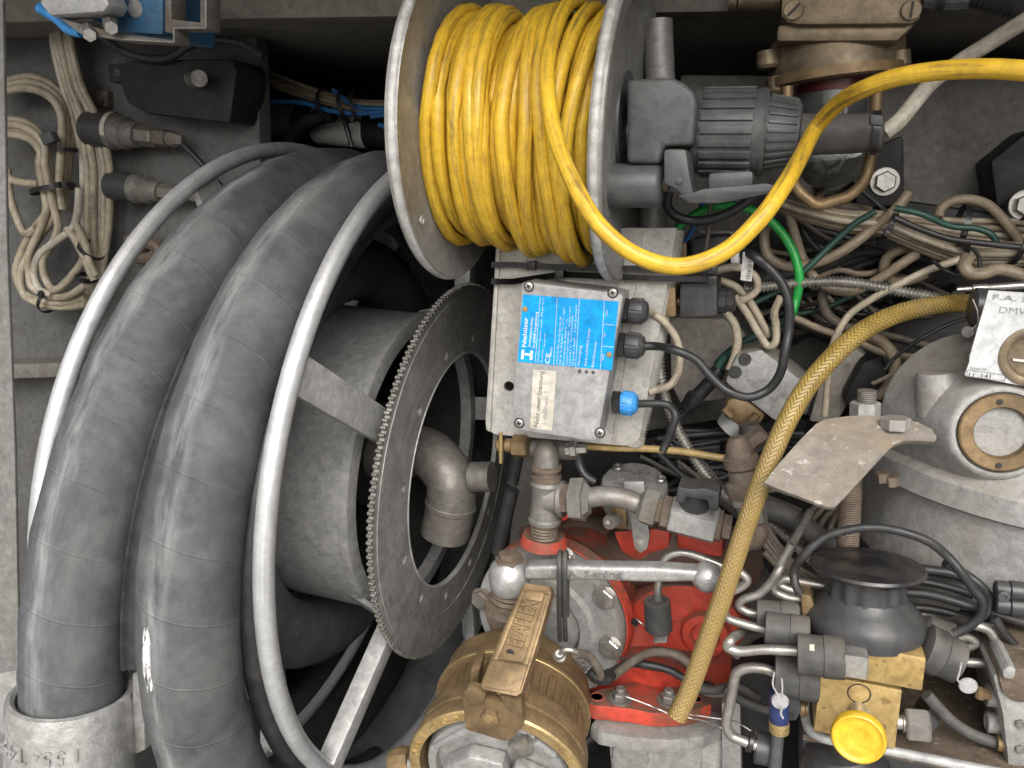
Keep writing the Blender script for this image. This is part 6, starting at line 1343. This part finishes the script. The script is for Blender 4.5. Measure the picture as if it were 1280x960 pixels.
bm = NB(); plathe(bm, (1218, 866), (1238, 868), [(0, 6), (.2, 9), (.5, 9), (.55, 7), (1, 7)], 6, .44); obj('brass_screw', bm, m_brass, gv, 25)
bm = NB(); plathe(bm, (1246, 928), (1258, 930), [(0, 10), (1, 11)], 16, .438); obj('brass_tail', bm, m_brass, gv)
bm = NB(); pprism(bm, [(1252, 838), (1262, 832), (1272, 838), (1268, 850), (1254, 850)], .425, .03, .003); obj('top_lug', bm, m_ply, gv)
# tray under the blocks
bm = NB(); pprism(bm, [(1246, 842), (1262, 834), (1340, 840), (1340, 884), (1268, 880), (1252, 868)], .4275, .06, .005); obj('dusty_cover', bm, m_tray, gv)
for y_ in (904, 936):
    bm = NB(); disc(bm, 1275, y_, .4298, [(0, 6), (3, 6), (4, 5), (4, 0)], 6); obj('hex_plug', bm, m_fit, gv, 25)
tr = thing('drip_tray', 'rusty brown tray with a pale rolled front edge under the brass blocks', 'tray', Q(1150, 960, .45))
f0, f1 = Q(1004, 918, .445), Q(1330, 985, .415); bk0, bk1 = f0 + Y * .15 + Z * .0, f1 + Y * .18
bm = NB(); prism(bm, [f0, f1, bk1, bk0], -Z * .004, .0008); obj('tray_sheet', bm, m_tray, tr)
bm = NB(); ptube(bm, [(1008, 860, .46), (1006, 890, .455), (1012, 912, .445), (1028, 922, .44), (1080, 932, .436), (1140, 944, .432), (1300, 976, .42)], 6, .44, 8, 14); obj('rolled_edge', bm, m_galv, tr)
cv = thing('dark_casting', 'dark rounded casting under the front edge of the tray', 'casting', Q(1060, 990, .45))
bm = NB(); plathe(bm, (1060, 990), (1050, 925), [(0, 60), (.6, 52), (.9, 40), (1, 20)], 32, .48); obj('casting_body', bm, m_black, cv)
bm = NB(); pprism(bm, [(1000, 925), (1022, 905), (1110, 940), (1180, 960), (1180, 1000), (1000, 1000)], .48, .05, .008); obj('casting_wing', bm, m_black, cv)
# black pneumatic lines and joint on the far side
LG = 'black pneumatic lines behind the knob'
for i, (r, pp, y) in enumerate(((7, [(1120, 708), (1160, 713), (1195, 718), (1222, 730)], .475), (5, [(1120, 724), (1160, 728), (1200, 738), (1216, 744)], .470), (6, [(1118, 740), (1155, 742), (1195, 752), (1240, 766), (1300, 784)], .462), (5, [(1120, 758), (1170, 762), (1230, 779), (1300, 800)], .470), (4.5, [(1200, 765), (1250, 782), (1300, 796)], .480), (5.5, [(1242, 772), (1256, 792), (1274, 814), (1300, 850)], .452))):
    cable('pneumatic_line', 'black pneumatic line behind the knob, ' + ('topmost and thickest', 'second from the top', 'third from the top', 'fourth from the top', 'fifth from the top', 'the one slanting steeply down')[i], m_blackcable, r, pp, y, 'line', LG, wob=0)
cable('black_cable', 'black cable arching over the push knob', m_blackcable, 5.8, [(1000, 742), (994, 730), (993, 716), (1005, 692), (1030, 672), (1060, 663), (1095, 660), (1130, 665), (1160, 676), (1184, 696), (1202, 716), (1218, 738), (1228, 752), (1226, 768), (1212, 782), (1192, 792)], .435)
cable('black_cable', 'black cable curling back beside the arching one', m_blackcable, 5.6, [(1180, 702), (1206, 718), (1226, 732), (1237, 748), (1233, 764), (1215, 778)], .452)
pj = thing('push_fit_joint', 'black double push-fit air joint with blue collets at the edge', 'connector', Q(1262, 770, .45))
for y_ in (738, 757):
    bm = NB(); plathe(bm, (1243, y_ - 2), (1282, y_ + 2), [(0, 9), (.05, 11), (.45, 11), (.46, 10), (.5, 12.5), (1, 12.5)], 24, .45); obj('joint_body', bm, m_black, pj)
    bm = NB(); plathe(bm, (1278, y_ + 2), (1300, y_ + 4), [(0, 11), (.3, 11), (.32, 9), (1, 9)], 24, .45); obj('blue_collet', bm, m_bluecap, pj)
bm = NB(); disc(bm, 1255, 746, .440, [(-3, 7), (1, 7), (1.5, 6), (1.5, 3), (0, 3), (0, 0)], 20); obj('joint_eye', bm, m_grey, pj)
# dark tubes in the gap beside the reel
for i, (x0, y0, x1, y1, r, y) in enumerate(((648, 566, 640, 604, 8, .66), (640, 612, 622, 690, 9, .66))):
    bm = NB(); plathe(bm, (x0, y0), (x1, y1), [(0, r), (1, r)], 18, y); tag(obj('black_tube', bm, m_black, None), 'black tube in the gap beside the toothed ring, %s piece' % ('upper', 'lower')[i], 'tube')
